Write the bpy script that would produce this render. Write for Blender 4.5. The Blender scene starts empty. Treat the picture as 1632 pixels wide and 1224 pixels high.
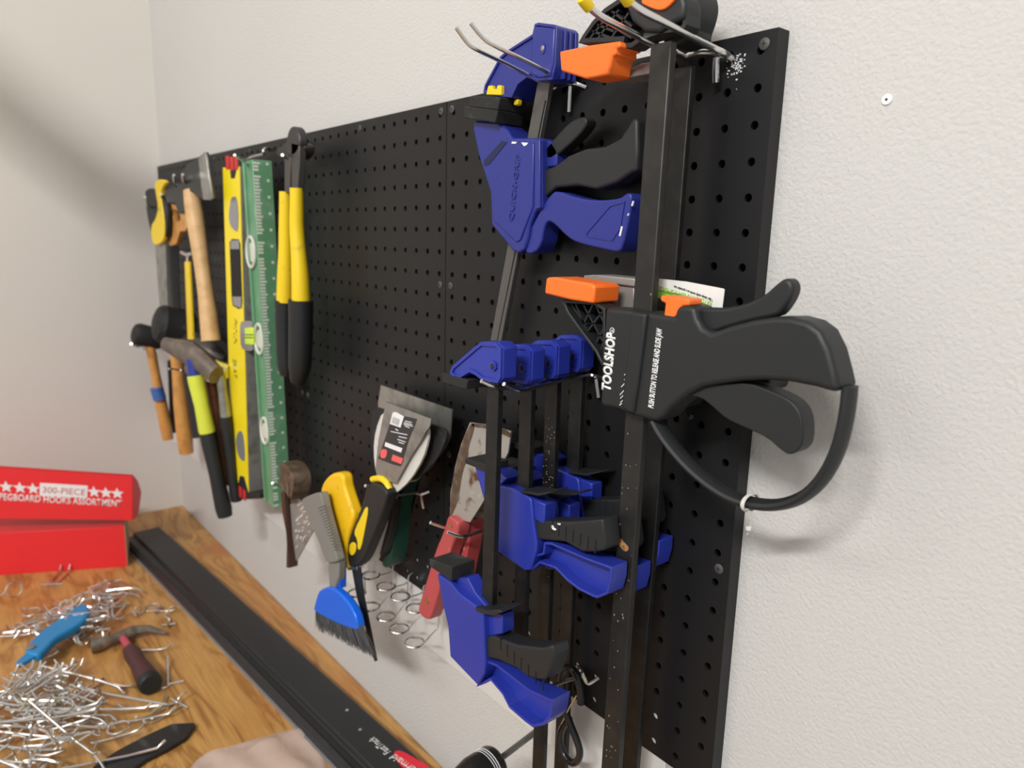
import bpy, bmesh, math, random
import numpy as np
from mathutils import Matrix, Vector
random.seed(7)
I = 0.0254                      # everything below is measured in inches, the scene is in metres
SC = bpy.context.scene
COL = SC.collection

# ---------------------------------------------------------------- camera
FPX = 1156.83
RM = np.array([[0.63384079, 0.773056, 0.02510534], [0.16692277, -0.10502497, -0.98036041], [-0.75523681, 0.62558307, -0.19560976]])
CP = np.array([11.9143602, -19.0012232, -5.84547293])
cam_d = bpy.data.cameras.new('camera'); cam = bpy.data.objects.new('camera', cam_d); COL.objects.link(cam)
cam_d.sensor_width = 36.0; cam_d.lens = FPX / 1632 * 36.0
cam_d.clip_start = 0.01; cam_d.clip_end = 50
m4 = Matrix.Identity(4)
for i in range(3):
    m4[i][0] = RM[0][i]; m4[i][1] = -RM[1][i]; m4[i][2] = -RM[2][i]; m4[i][3] = CP[i] * I
cam.matrix_world = m4
cam_d.dof.use_dof = True; cam_d.dof.focus_distance = 24 * I; cam_d.dof.aperture_fstop = 6.7
SC.camera = cam

# ---------------------------------------------------------------- world, lights, exposure
SC.view_settings.view_transform = 'Standard'; SC.view_settings.look = 'None'
SC.view_settings.exposure = 0.0; SC.view_settings.gamma = 1.0; SC.view_settings.use_curve_mapping = False
wd = bpy.data.worlds.new('world'); SC.world = wd; wd.use_nodes = True
wd.node_tree.nodes['Background'].inputs[0].default_value = (1.0, 0.985, 0.965, 1)
wd.node_tree.nodes['Background'].inputs[1].default_value = 0.50
def area(name, loc, target, sx, sy, power, col=(1, 0.96, 0.9)):
    l = bpy.data.lights.new(name, 'AREA'); l.shape = 'RECTANGLE'; l.size = sx * I; l.size_y = sy * I; l.energy = power; l.color = col
    o = bpy.data.objects.new(name, l); COL.objects.link(o); o.location = Vector(loc) * I
    o.rotation_euler = (Vector(target) - Vector(loc)).to_track_quat('-Z', 'Y').to_euler(); return o
area('ceiling_tube', (35, -95, 60), (-20, 0, -10), 44, 5, 80, (1, .985, .965))
area('ceiling_tube_far', (-40, -105, 60), (-50, 0, -20), 60, 14, 16, (1, .97, .94))

# ---------------------------------------------------------------- helpers
def P(u, v, y):                 # where the sight line of a photo point meets the plane at depth y
    d = RM.T @ np.array([(u - 816) / FPX, (v - 612) / FPX, 1.0]); return Vector(CP + d * (y - CP[1]) / d[1])
def PZ(u, v, z):
    d = RM.T @ np.array([(u - 816) / FPX, (v - 612) / FPX, 1.0]); return Vector(CP + d * (z - CP[2]) / d[2])
def PN(u, v, o, n):
    d = RM.T @ np.array([(u - 816) / FPX, (v - 612) / FPX, 1.0]); n = np.array(n)
    return Vector(CP + d * ((np.array(o) - CP) @ n) / (d @ n))
K4 = (680, 0, 2.914); K5 = (680, 420, 3.06); K6 = (660, 800, 2.887); K7 = (840, 400, 2.782); K3 = (430, 600, 2.66)
KB = (740, 700, 4.706); K7B = (560, 600, 4.707); K1 = (200, 180, 3.825); K2 = (200, 480, 3.4); K1B = (200, 220, 7.65)
K2B = (200, 480, 5.1); K8 = (340, 240, 6.8); KY = (400, 740, 6.12); KR = (520, 780, 4.373); KO = (820, 380, 6.8)
KT = (860, 0, 3.824); KS = (700, 1000, 5.44); K1X = (1, 1, 1); KL = (595, 640, 11.13)
def O(k, y, pts):               # outline in the plane y = const as (x, z) pairs
    r = []
    for a, b in pts:
        p = P(k[0] + a / k[2], k[1] + b / k[2], y); r.append((p.x, p.z))
    return r
KK = (0, 0, 1)
def OT(k, y0, y1, pts):         # outline of a solid between y0 and y1 whose visible silhouette is pts
    A = O(k, y0, pts); B = O(k, y1, pts); n = len(A)
    ar = sum(A[i][0] * A[(i + 1) % n][1] - A[(i + 1) % n][0] * A[i][1] for i in range(n)); sg = 1 if ar > 0 else -1
    out = []
    for i in range(n):
        e = Vector(A[(i + 1) % n]) - Vector(A[i - 1]); nx = sg * e.y / max(e.length, 1e-6); w = max(0, min(1, .5 + .62 * nx))
        out.append((A[i][0] * (1 - w) + B[i][0] * w, A[i][1] * (1 - w) + B[i][1] * w))
    return out
def inset(pts, d):
    n = len(pts); A = sum(pts[i][0] * pts[(i + 1) % n][1] - pts[(i + 1) % n][0] * pts[i][1] for i in range(n)); s = 1 if A > 0 else -1
    out = []
    for i in range(n):
        p0, p1, p2 = Vector(pts[i - 1]), Vector(pts[i]), Vector(pts[(i + 1) % n])
        e1 = (p1 - p0).normalized(); e2 = (p2 - p1).normalized()
        n1 = Vector((-e1.y, e1.x)) * s; n2 = Vector((-e2.y, e2.x)) * s
        b = (n1 + n2); b = b.normalized() if b.length > 1e-6 else n1
        c = max(0.5, b.dot(n1)); out.append(tuple(p1 + b * d / c))
    return out
def smooth(pts, it=1, closed=True):
    for _ in range(it):
        q = []; n = len(pts)
        for i in range(n if closed else n - 1):
            a = Vector(pts[i]); b = Vector(pts[(i + 1) % n]); q += [tuple(a * .75 + b * .25), tuple(a * .25 + b * .75)]
        if not closed: q = [tuple(pts[0])] + q[1:-1] + [tuple(pts[-1])]
        pts = q
    return pts
ORG = {}
class M:
    def __init__(s): s.v = []; s.f = []
    def add(s, vs, fs):
        b = len(s.v); s.v += [Vector(p) for p in vs]; s.f += [[b + i for i in f] for f in fs]; return s
    def prism(s, pts, y0, y1, fr=None):
        n = len(pts)
        if fr is None: vs = [(x, y0, z) for x, z in pts] + [(x, y1, z) for x, z in pts]
        else:
            o, ex, ez, ey = fr; vs = [o + ex * x + ez * z + ey * y0 for x, z in pts] + [o + ex * x + ez * z + ey * y1 for x, z in pts]
        return s.add(vs, [list(range(n)), list(range(2 * n - 1, n - 1, -1))] + [[i, i + n, (i + 1) % n + n, (i + 1) % n] for i in range(n)])
    def ring(s, outer, inner, y0, y1):   # plate with an opening, both outlines with the same count
        n = len(outer); vs = [(x, y0, z) for x, z in outer] + [(x, y0, z) for x, z in inner] + [(x, y1, z) for x, z in outer] + [(x, y1, z) for x, z in inner]
        fs = []
        for i in range(n):
            j = (i + 1) % n
            fs += [[i, j, n + j, n + i], [2 * n + i, 3 * n + i, 3 * n + j, 2 * n + j], [i, 2 * n + i, 2 * n + j, j], [n + i, n + j, 3 * n + j, 3 * n + i]]
        return s.add(vs, fs)
    def flat(s, pts, z0, z1):   # outline in the plan (x, y), raised from z0 to z1
        n = len(pts); vs = [(x, y, z0) for x, y in pts] + [(x, y, z1) for x, y in pts]
        return s.add(vs, [list(range(n)), list(range(2 * n - 1, n - 1, -1))] + [[i, i + n, (i + 1) % n + n, (i + 1) % n] for i in range(n)])
    def box(s, a, b):
        x0, y0, z0 = a; x1, y1, z1 = b
        return s.add([(x0, y0, z0), (x1, y0, z0), (x1, y1, z0), (x0, y1, z0), (x0, y0, z1), (x1, y0, z1), (x1, y1, z1), (x0, y1, z1)],
                     [[0, 1, 2, 3], [7, 6, 5, 4], [0, 4, 5, 1], [1, 5, 6, 2], [2, 6, 7, 3], [3, 7, 4, 0]])
    def obox(s, o, ex, ey, ez):  # box from a corner and three edge vectors
        o = Vector(o); ex = Vector(ex); ey = Vector(ey); ez = Vector(ez)
        return s.add([o, o + ex, o + ex + ey, o + ey, o + ez, o + ex + ez, o + ex + ey + ez, o + ey + ez],
                     [[0, 1, 2, 3], [7, 6, 5, 4], [0, 4, 5, 1], [1, 5, 6, 2], [2, 6, 7, 3], [3, 7, 4, 0]])
    def tube(s, path, r, n=10, closed=False, sq=None):
        path = [Vector(p) for p in path]; m = len(path); rs = list(r) if isinstance(r, (list, tuple)) else [r] * m
        if len(rs) != m: rs = list(np.interp(np.linspace(0, 1, m), np.linspace(0, 1, len(rs)), rs))
        b = len(s.v); up = None
        for i, p in enumerate(path):
            if closed: t = path[(i + 1) % m] - path[i - 1]
            else: t = path[min(i + 1, m - 1)] - path[max(i - 1, 0)]
            t = t.normalized()
            if up is None: up = t.orthogonal().normalized() if sq is None else (Vector(sq[0]) - t * Vector(sq[0]).dot(t)).normalized()
            up = (up - t * up.dot(t)).normalized() if sq is None else (Vector(sq[0]) - t * Vector(sq[0]).dot(t)).normalized()
            w = t.cross(up)
            ky = 1 if sq is None else sq[1]
            for k in range(n):
                a = 2 * math.pi * k / n; s.v.append(p + (up * math.cos(a) * ky + w * math.sin(a)) * rs[i])
        for i in range(m if closed else m - 1):
            j = (i + 1) % m
            for k in range(n): s.f.append([b + i * n + k, b + i * n + (k + 1) % n, b + j * n + (k + 1) % n, b + j * n + k])
        if not closed: s.f.append([b + k for k in range(n)][::-1]); s.f.append([b + (m - 1) * n + k for k in range(n)])
        return s
    def lathe(s, a, b, prof, n=20):   # prof: (fraction along a-b, radius)
        a = Vector(a); b = Vector(b); d = b - a
        return s.tube([a + d * t for t, r in prof], [r for t, r in prof], n)
    def disc(s, c, nrm, r, t=.03, n=20, sx=1):
        c = Vector(c); nrm = Vector(nrm).normalized(); return s.tube([c, c + nrm * t], r, n)
    def build(s, name, mat, parent=None, bev=0, seg=2, ang=35, sub=0):
        me = bpy.data.meshes.new(name)
        if parent is not None: org = ORG[parent.name]
        else:
            xs = [p.x for p in s.v]; ys = [p.y for p in s.v]; zs = [p.z for p in s.v]
            org = Vector(((min(xs) + max(xs)) / 2, (min(ys) + max(ys)) / 2, min(zs)))
        me.from_pydata([tuple((p - org) * I) for p in s.v], [], s.f); me.validate()
        bm = bmesh.new(); bm.from_mesh(me); bmesh.ops.recalc_face_normals(bm, faces=bm.faces); bm.to_mesh(me); bm.free()
        me.polygons.foreach_set('use_smooth', [True] * len(me.polygons)); me.set_sharp_from_angle(angle=math.radians(ang))
        me.materials.append(mat)
        o = bpy.data.objects.new(name, me); COL.objects.link(o)
        if parent is not None: o.parent = parent
        else: o.location = org * I
        ORG[o.name] = org
        if bev:
            b = o.modifiers.new('bevel', 'BEVEL'); b.width = bev * I; b.segments = seg; b.limit_method = 'ANGLE'; b.angle_limit = math.radians(40)
            b.use_clamp_overlap = True
        if sub:
            b = o.modifiers.new('sub', 'SUBSURF'); b.levels = sub; b.render_levels = sub
        return o
def tag(o, label, cat, group=None, kind=None):
    if label: o['label'] = label
    if cat: o['category'] = cat
    if group: o['group'] = group
    if kind: o['kind'] = kind
    return o
def thing(name, label, cat, loc, group=None):
    o = bpy.data.objects.new(name, None); COL.objects.link(o); o.location = Vector(loc) * I; o.empty_display_size = .02
    ORG[o.name] = Vector(loc); return tag(o, label, cat, group)
def plabel(o, l): o['label'] = l; return o
def text(s, p0, p1, h, mat, name, parent, n=(0, -1, 0), lift=.02, depth=.01, bold=0.0, label=None):
    p0 = Vector(p0); p1 = Vector(p1); n = Vector(n).normalized(); ex = (p1 - p0); L = ex.length; ex.normalize(); ey = n.cross(ex).normalized()
    cu = bpy.data.curves.new('t', 'FONT'); cu.body = s; cu.size = 1; cu.extrude = 0.0; cu.offset = bold; cu.resolution_u = 3
    to = bpy.data.objects.new('t', cu); COL.objects.link(to); bpy.context.view_layer.update()
    me = bpy.data.meshes.new_from_object(to.evaluated_get(bpy.context.evaluated_depsgraph_get()))
    bpy.data.objects.remove(to)
    xs = [v.co.x for v in me.vertices]; ys = [v.co.y for v in me.vertices]; x0 = min(xs); w = max(xs) - x0; y0 = min(ys); hh = max(ys) - y0
    q = M(); q.add([p0 + ex * ((v.co.x - x0) / w * L) + ey * ((v.co.y - y0) / hh * h) + n * lift for v in me.vertices], [list(p.vertices) for p in me.polygons])
    bpy.data.meshes.remove(me)
    o = q.build(name, mat, parent)
    so = o.modifiers.new('solid', 'SOLIDIFY'); so.thickness = depth * I
    if label: o['label'] = label
    return o

# ---------------------------------------------------------------- materials
MT = {}
def mat(name, col, rough=.5, metal=0, spec=.5, bump=None, var=None, coat=0, trans=0):
    if name in MT: return MT[name]
    m = bpy.data.materials.new(name); m.use_nodes = True; nt = m.node_tree; b = nt.nodes['Principled BSDF']
    b.inputs['Base Color'].default_value = (*col, 1); b.inputs['Roughness'].default_value = rough; b.inputs['Metallic'].default_value = metal
    b.inputs['Specular IOR Level'].default_value = spec; b.inputs['Coat Weight'].default_value = coat
    b.inputs['Transmission Weight'].default_value = trans
    tc = nt.nodes.new('ShaderNodeTexCoord')
    if var:    # list of (colour, noise scale, threshold low, threshold high)
        prev = None
        for c2, sc, lo, hi in var:
            nz = nt.nodes.new('ShaderNodeTexNoise'); nz.inputs['Scale'].default_value = sc; nz.inputs['Detail'].default_value = 6
            nt.links.new(tc.outputs['Object'], nz.inputs['Vector'])
            mr = nt.nodes.new('ShaderNodeMapRange'); mr.inputs[1].default_value = lo; mr.inputs[2].default_value = hi
            nt.links.new(nz.outputs['Fac'], mr.inputs[0])
            mx = nt.nodes.new('ShaderNodeMix'); mx.data_type = 'RGBA'
            nt.links.new(mr.outputs[0], mx.inputs[0]); mx.inputs[7].default_value = (*c2, 1)
            if prev: nt.links.new(prev, mx.inputs[6])
            else: mx.inputs[6].default_value = (*col, 1)
            prev = mx.outputs[2]
        nt.links.new(prev, b.inputs['Base Color'])
    if bump:   # (scale, strength, distance)
        nz = nt.nodes.new('ShaderNodeTexNoise'); nz.inputs['Scale'].default_value = bump[0]; nz.inputs['Detail'].default_value = 3
        nt.links.new(tc.outputs['Object'], nz.inputs['Vector'])
        bp = nt.nodes.new('ShaderNodeBump'); bp.inputs['Strength'].default_value = bump[1]; bp.inputs['Distance'].default_value = bump[2]
        nt.links.new(nz.outputs['Fac'], bp.inputs['Height']); nt.links.new(bp.outputs[0], b.inputs['Normal'])
    MT[name] = m; return m
WALL = mat('painted_wall', (.575, .562, .54), .75, spec=.25, bump=(330, .6, .0016))
WALL_LIT = mat('painted_wall_lit', (.69, .655, .61), .7, spec=.25, bump=(230, .22, .001))  # same paint as the back wall, its brighter, warmer light put into the colour
STRIP = mat('painted_strip', (.64, .63, .61), .55, spec=.35, bump=(150, .15, .001))
BOARD = mat('pegboard_black', (.0095, .0095, .0105), .45, spec=.32, bump=(900, .08, .0004))
BLUE = mat('blue_plastic', (.017, .026, .22), .38, spec=.5, bump=(500, .06, .0004))
BLUE2 = mat('bright_blue_plastic', (.019, .034, .31), .33, spec=.5, bump=(500, .06, .0004))
BLK = mat('black_plastic', (.014, .0155, .0165), .5, spec=.45, bump=(800, .12, .0004))
RUB = mat('black_rubber', (.018, .018, .018), .65, spec=.35, bump=(400, .2, .0005), var=[((.05, .05, .048), 60, .6, .75)])
DARK = mat('dark_void', (.006, .006, .006), .8)
BAR = mat('steel_bar_dark', (.034, .033, .032), .42, metal=.6, bump=(500, .12, .0004), var=[((.05, .048, .045), 60, .45, .8), ((.40, .22, .11), 150, .72, .74)])
BAR2 = mat('steel_bar_black', (.018, .018, .018), .4, metal=.5, bump=(500, .1, .0004), var=[((.032, .03, .028), 90, .45, .75)])
ZINC = mat('zinc_wire', (.74, .74, .73), .22, metal=1)
STEEL = mat('worn_steel', (.40, .40, .38), .38, metal=.85, var=[((.27, .265, .25), 40, .45, .65)], bump=(300, .1, .0003))
RUSTY = mat('rusty_steel', (.50, .49, .46), .45, metal=.7, var=[((.17, .085, .04), 45, .52, .62), ((.62, .60, .56), 70, .62, .70)], bump=(200, .25, .0005))
RUSTD = mat('brown_rust', (.11, .07, .045), .6, metal=.4, var=[((.20, .15, .11), 80, .45, .65)], bump=(300, .3, .0005))
ORANGE = mat('orange_plastic', (.95, .17, .018), .4)
YELLOW = mat('yellow_plastic', (.85, .60, .012), .4, var=[((.55, .40, .03), 60, .62, .8)])
YEL2 = mat('yellow_handle', (.87, .52, .008), .42, bump=(120, .12, .0005), var=[((.35, .22, .02), 70, .64, .75)])
LIME = mat('fluorescent_yellow', (.66, .72, .06), .4)
WOODL = mat('pale_wood', (.66, .42, .20), .5, var=[((.50, .29, .12), 30, .45, .7)])
WOODO = mat('orange_wood', (.62, .30, .075), .42, var=[((.45, .20, .05), 40, .45, .7)])
WOODB = mat('brown_wood', (.20, .07, .025), .45, var=[((.10, .035, .015), 40, .45, .7)])
WHITEP = mat('white_plastic', (.62, .61, .56), .45, var=[((.45, .43, .38), 50, .6, .75)])
WHITE = mat('white_print', (.80, .80, .80), .5)
RED = mat('red_card', (.78, .022, .028), .42)
REDH = mat('red_handle', (.45, .07, .072), .42, var=[((.6, .45, .42), 90, .70, .74)], bump=(200, .15, .0006))
TAN = mat('cardboard', (.42, .29, .17), .8)
GREEN = mat('green_aluminium', (.12, .30, .16), .4, metal=.15, var=[((.22, .38, .25), 35, .5, .75)])
GREEND = mat('dark_green_plastic', (.008, .055, .035), .4)
GREYP = mat('grey_plastic', (.20, .20, .185), .5)
GREYM = mat('grey_metal', (.34, .33, .31), .45, metal=.5, var=[((.22, .21, .2), 60, .5, .7)])
BRBLUE = mat('brush_blue', (.005, .13, .75), .3)
BRIST = mat('bristle_black', (.085, .085, .088), .6)
LIMEG = mat('lime_print', (.32, .58, .06), .5)
PAPER = mat('paper_label', (.80, .80, .76), .5)
DKPRT = mat('dark_print', (.03, .03, .03), .5)
PINKR = mat('red_print', (.80, .12, .12), .5)
VIAL = mat('vial_green', (.62, .85, .02), .15, coat=.5)
CLEARG = mat('grey_window', (.22, .22, .23), .2, coat=.4)
BRASS = mat('brass', (.55, .38, .12), .35, metal=.9)
TOOLB = mat('blue_tool', (.01, .22, .50), .45, bump=(200, .2, .0006))
MAROON = mat('maroon_grip', (.06, .018, .02), .55, bump=(200, .2, .0006))
def bag_mat():
    m = bpy.data.materials.new('clear_film'); m.use_nodes = True; nt = m.node_tree; b = nt.nodes['Principled BSDF']
    b.inputs['Base Color'].default_value = (.80, .66, .60, 1); b.inputs['Roughness'].default_value = .14
    tr = nt.nodes.new('ShaderNodeBsdfTransparent'); mx = nt.nodes.new('ShaderNodeMixShader'); mx.inputs[0].default_value = .36
    nt.links.new(tr.outputs[0], mx.inputs[1]); nt.links.new(b.outputs[0], mx.inputs[2]); nt.links.new(mx.outputs[0], nt.nodes['Material Output'].inputs[0]); return m
FILM = bag_mat()
def ply_mat():
    m = bpy.data.materials.new('plywood'); m.use_nodes = True; nt = m.node_tree; b = nt.nodes['Principled BSDF']; L = nt.links.new
    tc = nt.nodes.new('ShaderNodeTexCoord'); mp = nt.nodes.new('ShaderNodeMapping'); mp.inputs['Scale'].default_value = (1.1, 4.5, 1)
    mp.inputs['Rotation'].default_value = (0, 0, .22)
    L(tc.outputs['Object'], mp.inputs[0])
    n1 = nt.nodes.new('ShaderNodeTexNoise'); n1.inputs['Scale'].default_value = 3.2; n1.inputs['Detail'].default_value = 3; n1.inputs['Distortion'].default_value = 1.6
    L(mp.outputs[0], n1.inputs['Vector'])
    mt = nt.nodes.new('ShaderNodeMath'); mt.operation = 'MULTIPLY'; mt.inputs[1].default_value = 26; L(n1.outputs['Fac'], mt.inputs[0])
    sn = nt.nodes.new('ShaderNodeMath'); sn.operation = 'SINE'; L(mt.outputs[0], sn.inputs[0])
    mr = nt.nodes.new('ShaderNodeMapRange'); mr.inputs[1].default_value = -1; mr.inputs[2].default_value = 1; L(sn.outputs[0], mr.inputs[0])
    cr = nt.nodes.new('ShaderNodeValToRGB'); e = cr.color_ramp.elements
    e[0].position = 0; e[0].color = (.34, .155, .038, 1); e[1].position = 1; e[1].color = (.53, .285, .085, 1)
    x = cr.color_ramp.elements.new(.25); x.color = (.46, .235, .066, 1)
    L(mr.outputs[0], cr.inputs[0])
    n2 = nt.nodes.new('ShaderNodeTexNoise'); n2.inputs['Scale'].default_value = 5; n2.inputs['Detail'].default_value = 4; L(tc.outputs['Object'], n2.inputs['Vector'])
    m2 = nt.nodes.new('ShaderNodeMapRange'); m2.inputs[1].default_value = .5; m2.inputs[2].default_value = .75; L(n2.outputs['Fac'], m2.inputs[0])
    mx = nt.nodes.new('ShaderNodeMix'); mx.data_type = 'RGBA'; L(m2.outputs[0], mx.inputs[0]); L(cr.outputs[0], mx.inputs[6]); mx.inputs[7].default_value = (.44, .17, .045, 1)
    n3 = nt.nodes.new('ShaderNodeTexNoise'); n3.inputs['Scale'].default_value = 1; n3.inputs['Detail'].default_value = 5
    mp3 = nt.nodes.new('ShaderNodeMapping'); mp3.inputs['Scale'].default_value = (12, 240, 1); L(tc.outputs['Object'], mp3.inputs[0]); L(mp3.outputs[0], n3.inputs['Vector'])
    m3 = nt.nodes.new('ShaderNodeMapRange'); m3.inputs[1].default_value = .3; m3.inputs[2].default_value = .7; m3.inputs[3].default_value = .8; m3.inputs[4].default_value = 1.1; L(n3.outputs['Fac'], m3.inputs[0])
    mm = nt.nodes.new('ShaderNodeMix'); mm.data_type = 'RGBA'; mm.blend_type = 'MULTIPLY'; mm.inputs[0].default_value = 1; L(mx.outputs[2], mm.inputs[6]); L(m3.outputs[0], mm.inputs[7])
    L(mm.outputs[2], b.inputs['Base Color']); b.inputs['Roughness'].default_value = .38; return m
PLY = ply_mat()

# ---------------------------------------------------------------- the room
YW = 0.55                       # wall surface; pegboard faces stand at y = 0
XL = -65.2; ZT = -34.0
tag(M().box((XL - 4, YW, -70), (60, YW + 4, 64)).build('wall_back', WALL), None, None, kind='structure')
tag(M().box((XL - 4, -130, -70), (XL, YW, 64)).build('wall_left', WALL_LIT), None, None, kind='structure')
tag(M().box((XL - 4, -130, -72), (60, YW + 4, -70)).build('floor', mat('concrete', (.30, .29, .27), .7)), None, None, kind='structure')
tag(M().box((XL - 4, -130, 64), (60, YW + 4, 66)).build('ceiling', mat('ceiling_white', (.7, .7, .68), .8)), None, None, kind='structure')
tag(M().box((XL, .1, -27.1), (-2.0, YW, -22.5)).build('trim_1', STRIP, bev=.03), None, None, kind='structure')
# unseen slanting brace, added to throw the shadow band on the left wall
tag(M().obox((-45, -71.0, 49.5), (0, 52.5, -45.0), (-1.2, 0, 0), (0, 0, 5.0)).build('shadow_brace', WOODL), None, None, kind='structure')

# ---------------------------------------------------------------- pegboard panels
def panel_mesh():
    q = M(); N = 12; r = .127
    for i in range(16):
        for j in range(24):
            x0, z0 = -i - 1, -j - 1; cx, cz = x0 + .5, z0 + .5
            hole = [(cx + r * math.cos(2 * math.pi * k / N + math.pi / 4), cz + r * math.sin(2 * math.pi * k / N + math.pi / 4)) for k in range(N)]
            sqr = []
            cor = [(x0 + 1, z0 + 1), (x0, z0 + 1), (x0, z0), (x0 + 1, z0)]
            for c in range(4):
                a, b = Vector(cor[c]), Vector(cor[(c + 1) % 4])
                for t in range(3): sqr.append(tuple(a + (b - a) * t / 3))
            vs = [(x, 0, z) for x, z in sqr] + [(x, 0, z) for x, z in hole] + [(x, .12, z) for x, z in hole]
            fs = []
            for k in range(N):
                l = (k + 1) % N; fs += [[k, l, N + l, N + k], [N + k, N + l, 2 * N + l, 2 * N + k]]
            q.add(vs, fs)
    b = len(q.v); e = .0
    x1 = -16
    # rim
    q.add([(e, 0, e), (x1, 0, e), (x1, 0, -24), (e, 0, -24), (e, .54, e), (x1, .54, e), (x1, .54, -24), (e, .54, -24)],
          [[0, 1, 5, 4], [1, 2, 6, 5], [2, 3, 7, 6], [3, 0, 4, 7], [4, 5, 6, 7]])
    return q
pq = panel_mesh()
me0 = None
labs = ['black pegboard panel at the right end, behind the tall bar clamps', 'black pegboard panel with the putty knives, second from the right end',
        'black pegboard panel with the green level and yellow cutter', 'black pegboard panel in the wall corner with the hammers and saws']
for k in range(4):
    if k == 0:
        o = pq.build('pegboard_panel', BOARD); bm = bmesh.new(); bm.from_mesh(o.data); bmesh.ops.remove_doubles(bm, verts=bm.verts, dist=1e-6); bmesh.ops.recalc_face_normals(bm, faces=bm.faces); bm.to_mesh(bm and o.data); bm.free()
        o.data.set_sharp_from_angle(angle=math.radians(35)); first = o
    else:
        o = first.copy(); COL.objects.link(o); o.location.x -= 16 * I * k
    o.scale = (15.95 / 16, 1, 1)
    tag(o, labs[k], 'pegboard', 'pegboard panels')
# screws that hold the panels
sc0 = None
for k in range(4):
    for nm, x in (('right', -.42), ('left', -15.58), ('mid', -8.0)):
        for j, z in enumerate((-.36, -8.0, -16.0, -23.65)):
            if nm == 'mid' and j != 0: continue
            if (k, nm, j) in ((0, 'right', 1), (0, 'mid', 0), (2, 'right', 3)): continue
            c = Vector((x - 16 * k, 0, z))
            if sc0 is None:
                q = M(); q.lathe((c.x, .02, c.z), (c.x, -.055, c.z), [(0, .16), (.55, .165), (1, .10)], 16)
                sc0 = q.build('panel_screw', mat('dark_screw', (.10, .095, .09), .6, metal=.5)); o = sc0; cc = c
                x1 = M(); x1.box((c.x - .07, -.06, c.z - .012), (c.x + .07, -.045, c.z + .012)).box((c.x - .012, -.0605, c.z - .07), (c.x + .012, -.0455, c.z + .07))
                ORG[sc0.name] = ORG[sc0.name]; sp = x1.build('cross_slot', DARK, sc0)
            else:
                o = sc0.copy(); COL.objects.link(o); o.location = sc0.location + (c - cc) * I
                s2 = sp.copy(); COL.objects.link(s2); s2.parent = o
            hn = {0: 'top', 1: 'upper', 2: 'lower', 3: 'bottom'}[j]
            en = {'right': 'right', 'left': 'left', 'mid': 'top centre'}[nm]
            pn = ['rightmost pegboard panel', 'putty knife pegboard panel', 'green level pegboard panel', 'corner pegboard panel'][k]
            tag(o, f'dark cross-head screw, {hn} one on the {en} edge of the {pn}' if nm != 'mid' else f'dark cross-head screw in the top centre of the {pn}', 'screw', 'screws holding the pegboard')
q = M(); rd = random.Random(4)
for k in range(70):
    c = P(1170 + rd.gauss(4, 7), 104 + rd.gauss(0, 11), 0); h_ = rd.uniform(.008, .022)
    q.box((c.x - h_, -.02, c.z - h_), (c.x + h_, .0, c.z + h_ * rd.uniform(.6, 1.6)))
tag(q.build('paint_flecks', WHITE), 'scatter of white paint flecks on the pegboard below the thick hook', 'paint flecks', kind='stuff')
# small white wall plug
t = thing('wall_plug', 'small white plastic plug set in the bare wall right of the pegboard', 'wall plug', P(1414, 159, YW))
c = P(1414, 159, YW); M().lathe((c.x, YW + .1, c.z), (c.x, YW - .05, c.z), [(0, .09), (.8, .14), (1, .12)], 14).build('collar', mat('plug_white', (.85, .85, .83), .4), t)
M().lathe((c.x, YW, c.z), (c.x, YW - .055, c.z), [(0, .035), (1, .035)], 10).build('screw_hole', DARK, t)

# ---------------------------------------------------------------- wire hooks on the board
def wire(q, pts, r, n=8, it=2):
    q.tube(smooth([tuple(p) for p in pts], it, False), r, n); return q
def px(*a): return [P(u, v, y) for u, v, y in a]
t = thing('double_hook', 'thick double prong hook with yellow tips holding the big bar clamps', 'hook', P(1165, 92, 0), 'double prong hooks')
q = M(); wire(q, px((1168, 96, .1), (1158, 86, -.35), (1132, 75, -.8), (1066, 39, -2.8), (1024, 19, -3.9), (1003, 4, -4.35)), .10, 12)
plabel(q.build('prong', ZINC, t), 'near bent prong')
q = M(); wire(q, px((1100, 100, .0), (1090, 90, -.4), (1045, 73, -1.75), (988, 42, -3.15), (957, 27, -3.9), (938, 10, -4.35)), .10, 12); q.build('prong', ZINC, t)
q = M(); wire(q, px((1092, 92, -.2), (1100, 87, -.4), (1125, 82, -.45), (1155, 88, -.3), (1168, 94, -.1)), .09, 10); q.build('crossbar', ZINC, t)
q = M(); wire(q, px((1142, 92, -.35), (1141, 110, -.32), (1141, 132, -.28)), .1, 10, 1); q.build('stabilizer_pin', ZINC, t)
for a, b in ((px((1003, 4, -4.35))[0], px((992, -14, -4.65))[0]), (px((940, 13, -4.31))[0], px((926, -5, -4.65))[0])):
    M().lathe(a, b, [(0, .155), (.7, .165), (.92, .15), (1, .09)], 14).build('tip_sleeve', YELLOW, t)
def dhook(label, prongs, cross, pin, r=.075, group='double prong hooks', name='double_hook'):
    t = thing(name, label, 'hook', Vector(cross[0]), group)
    for p in prongs:
        q = M(); wire(q, p, r, 8); q.build('prong', ZINC, t)
    q = M(); wire(q, cross, r, 8); q.build('crossbar', ZINC, t)
    if pin: q = M(); wire(q, pin, r * .95, 8, 1); q.build('stabilizer_pin', ZINC, t)
    return t
dhook('thin double prong hook above the large blue clamp, prongs bent up', [px((905, 131, -.35), (875, 116, -1.4), (846, 101, -2.15), (790, 74, -3.55), (772, 64, -3.85), (750, 37, -4.3)),
      px((882, 141, -.3), (858, 128, -1.0), (800, 98, -2.6), (753, 76, -3.9), (744, 68, -4.05), (727, 44, -4.5))], px((883, 141, -.3), (903, 133, -.35), (916, 132, -.3), (934, 139, 0)), px((909, 137, -.3), (907, 178, -.15)))
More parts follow.
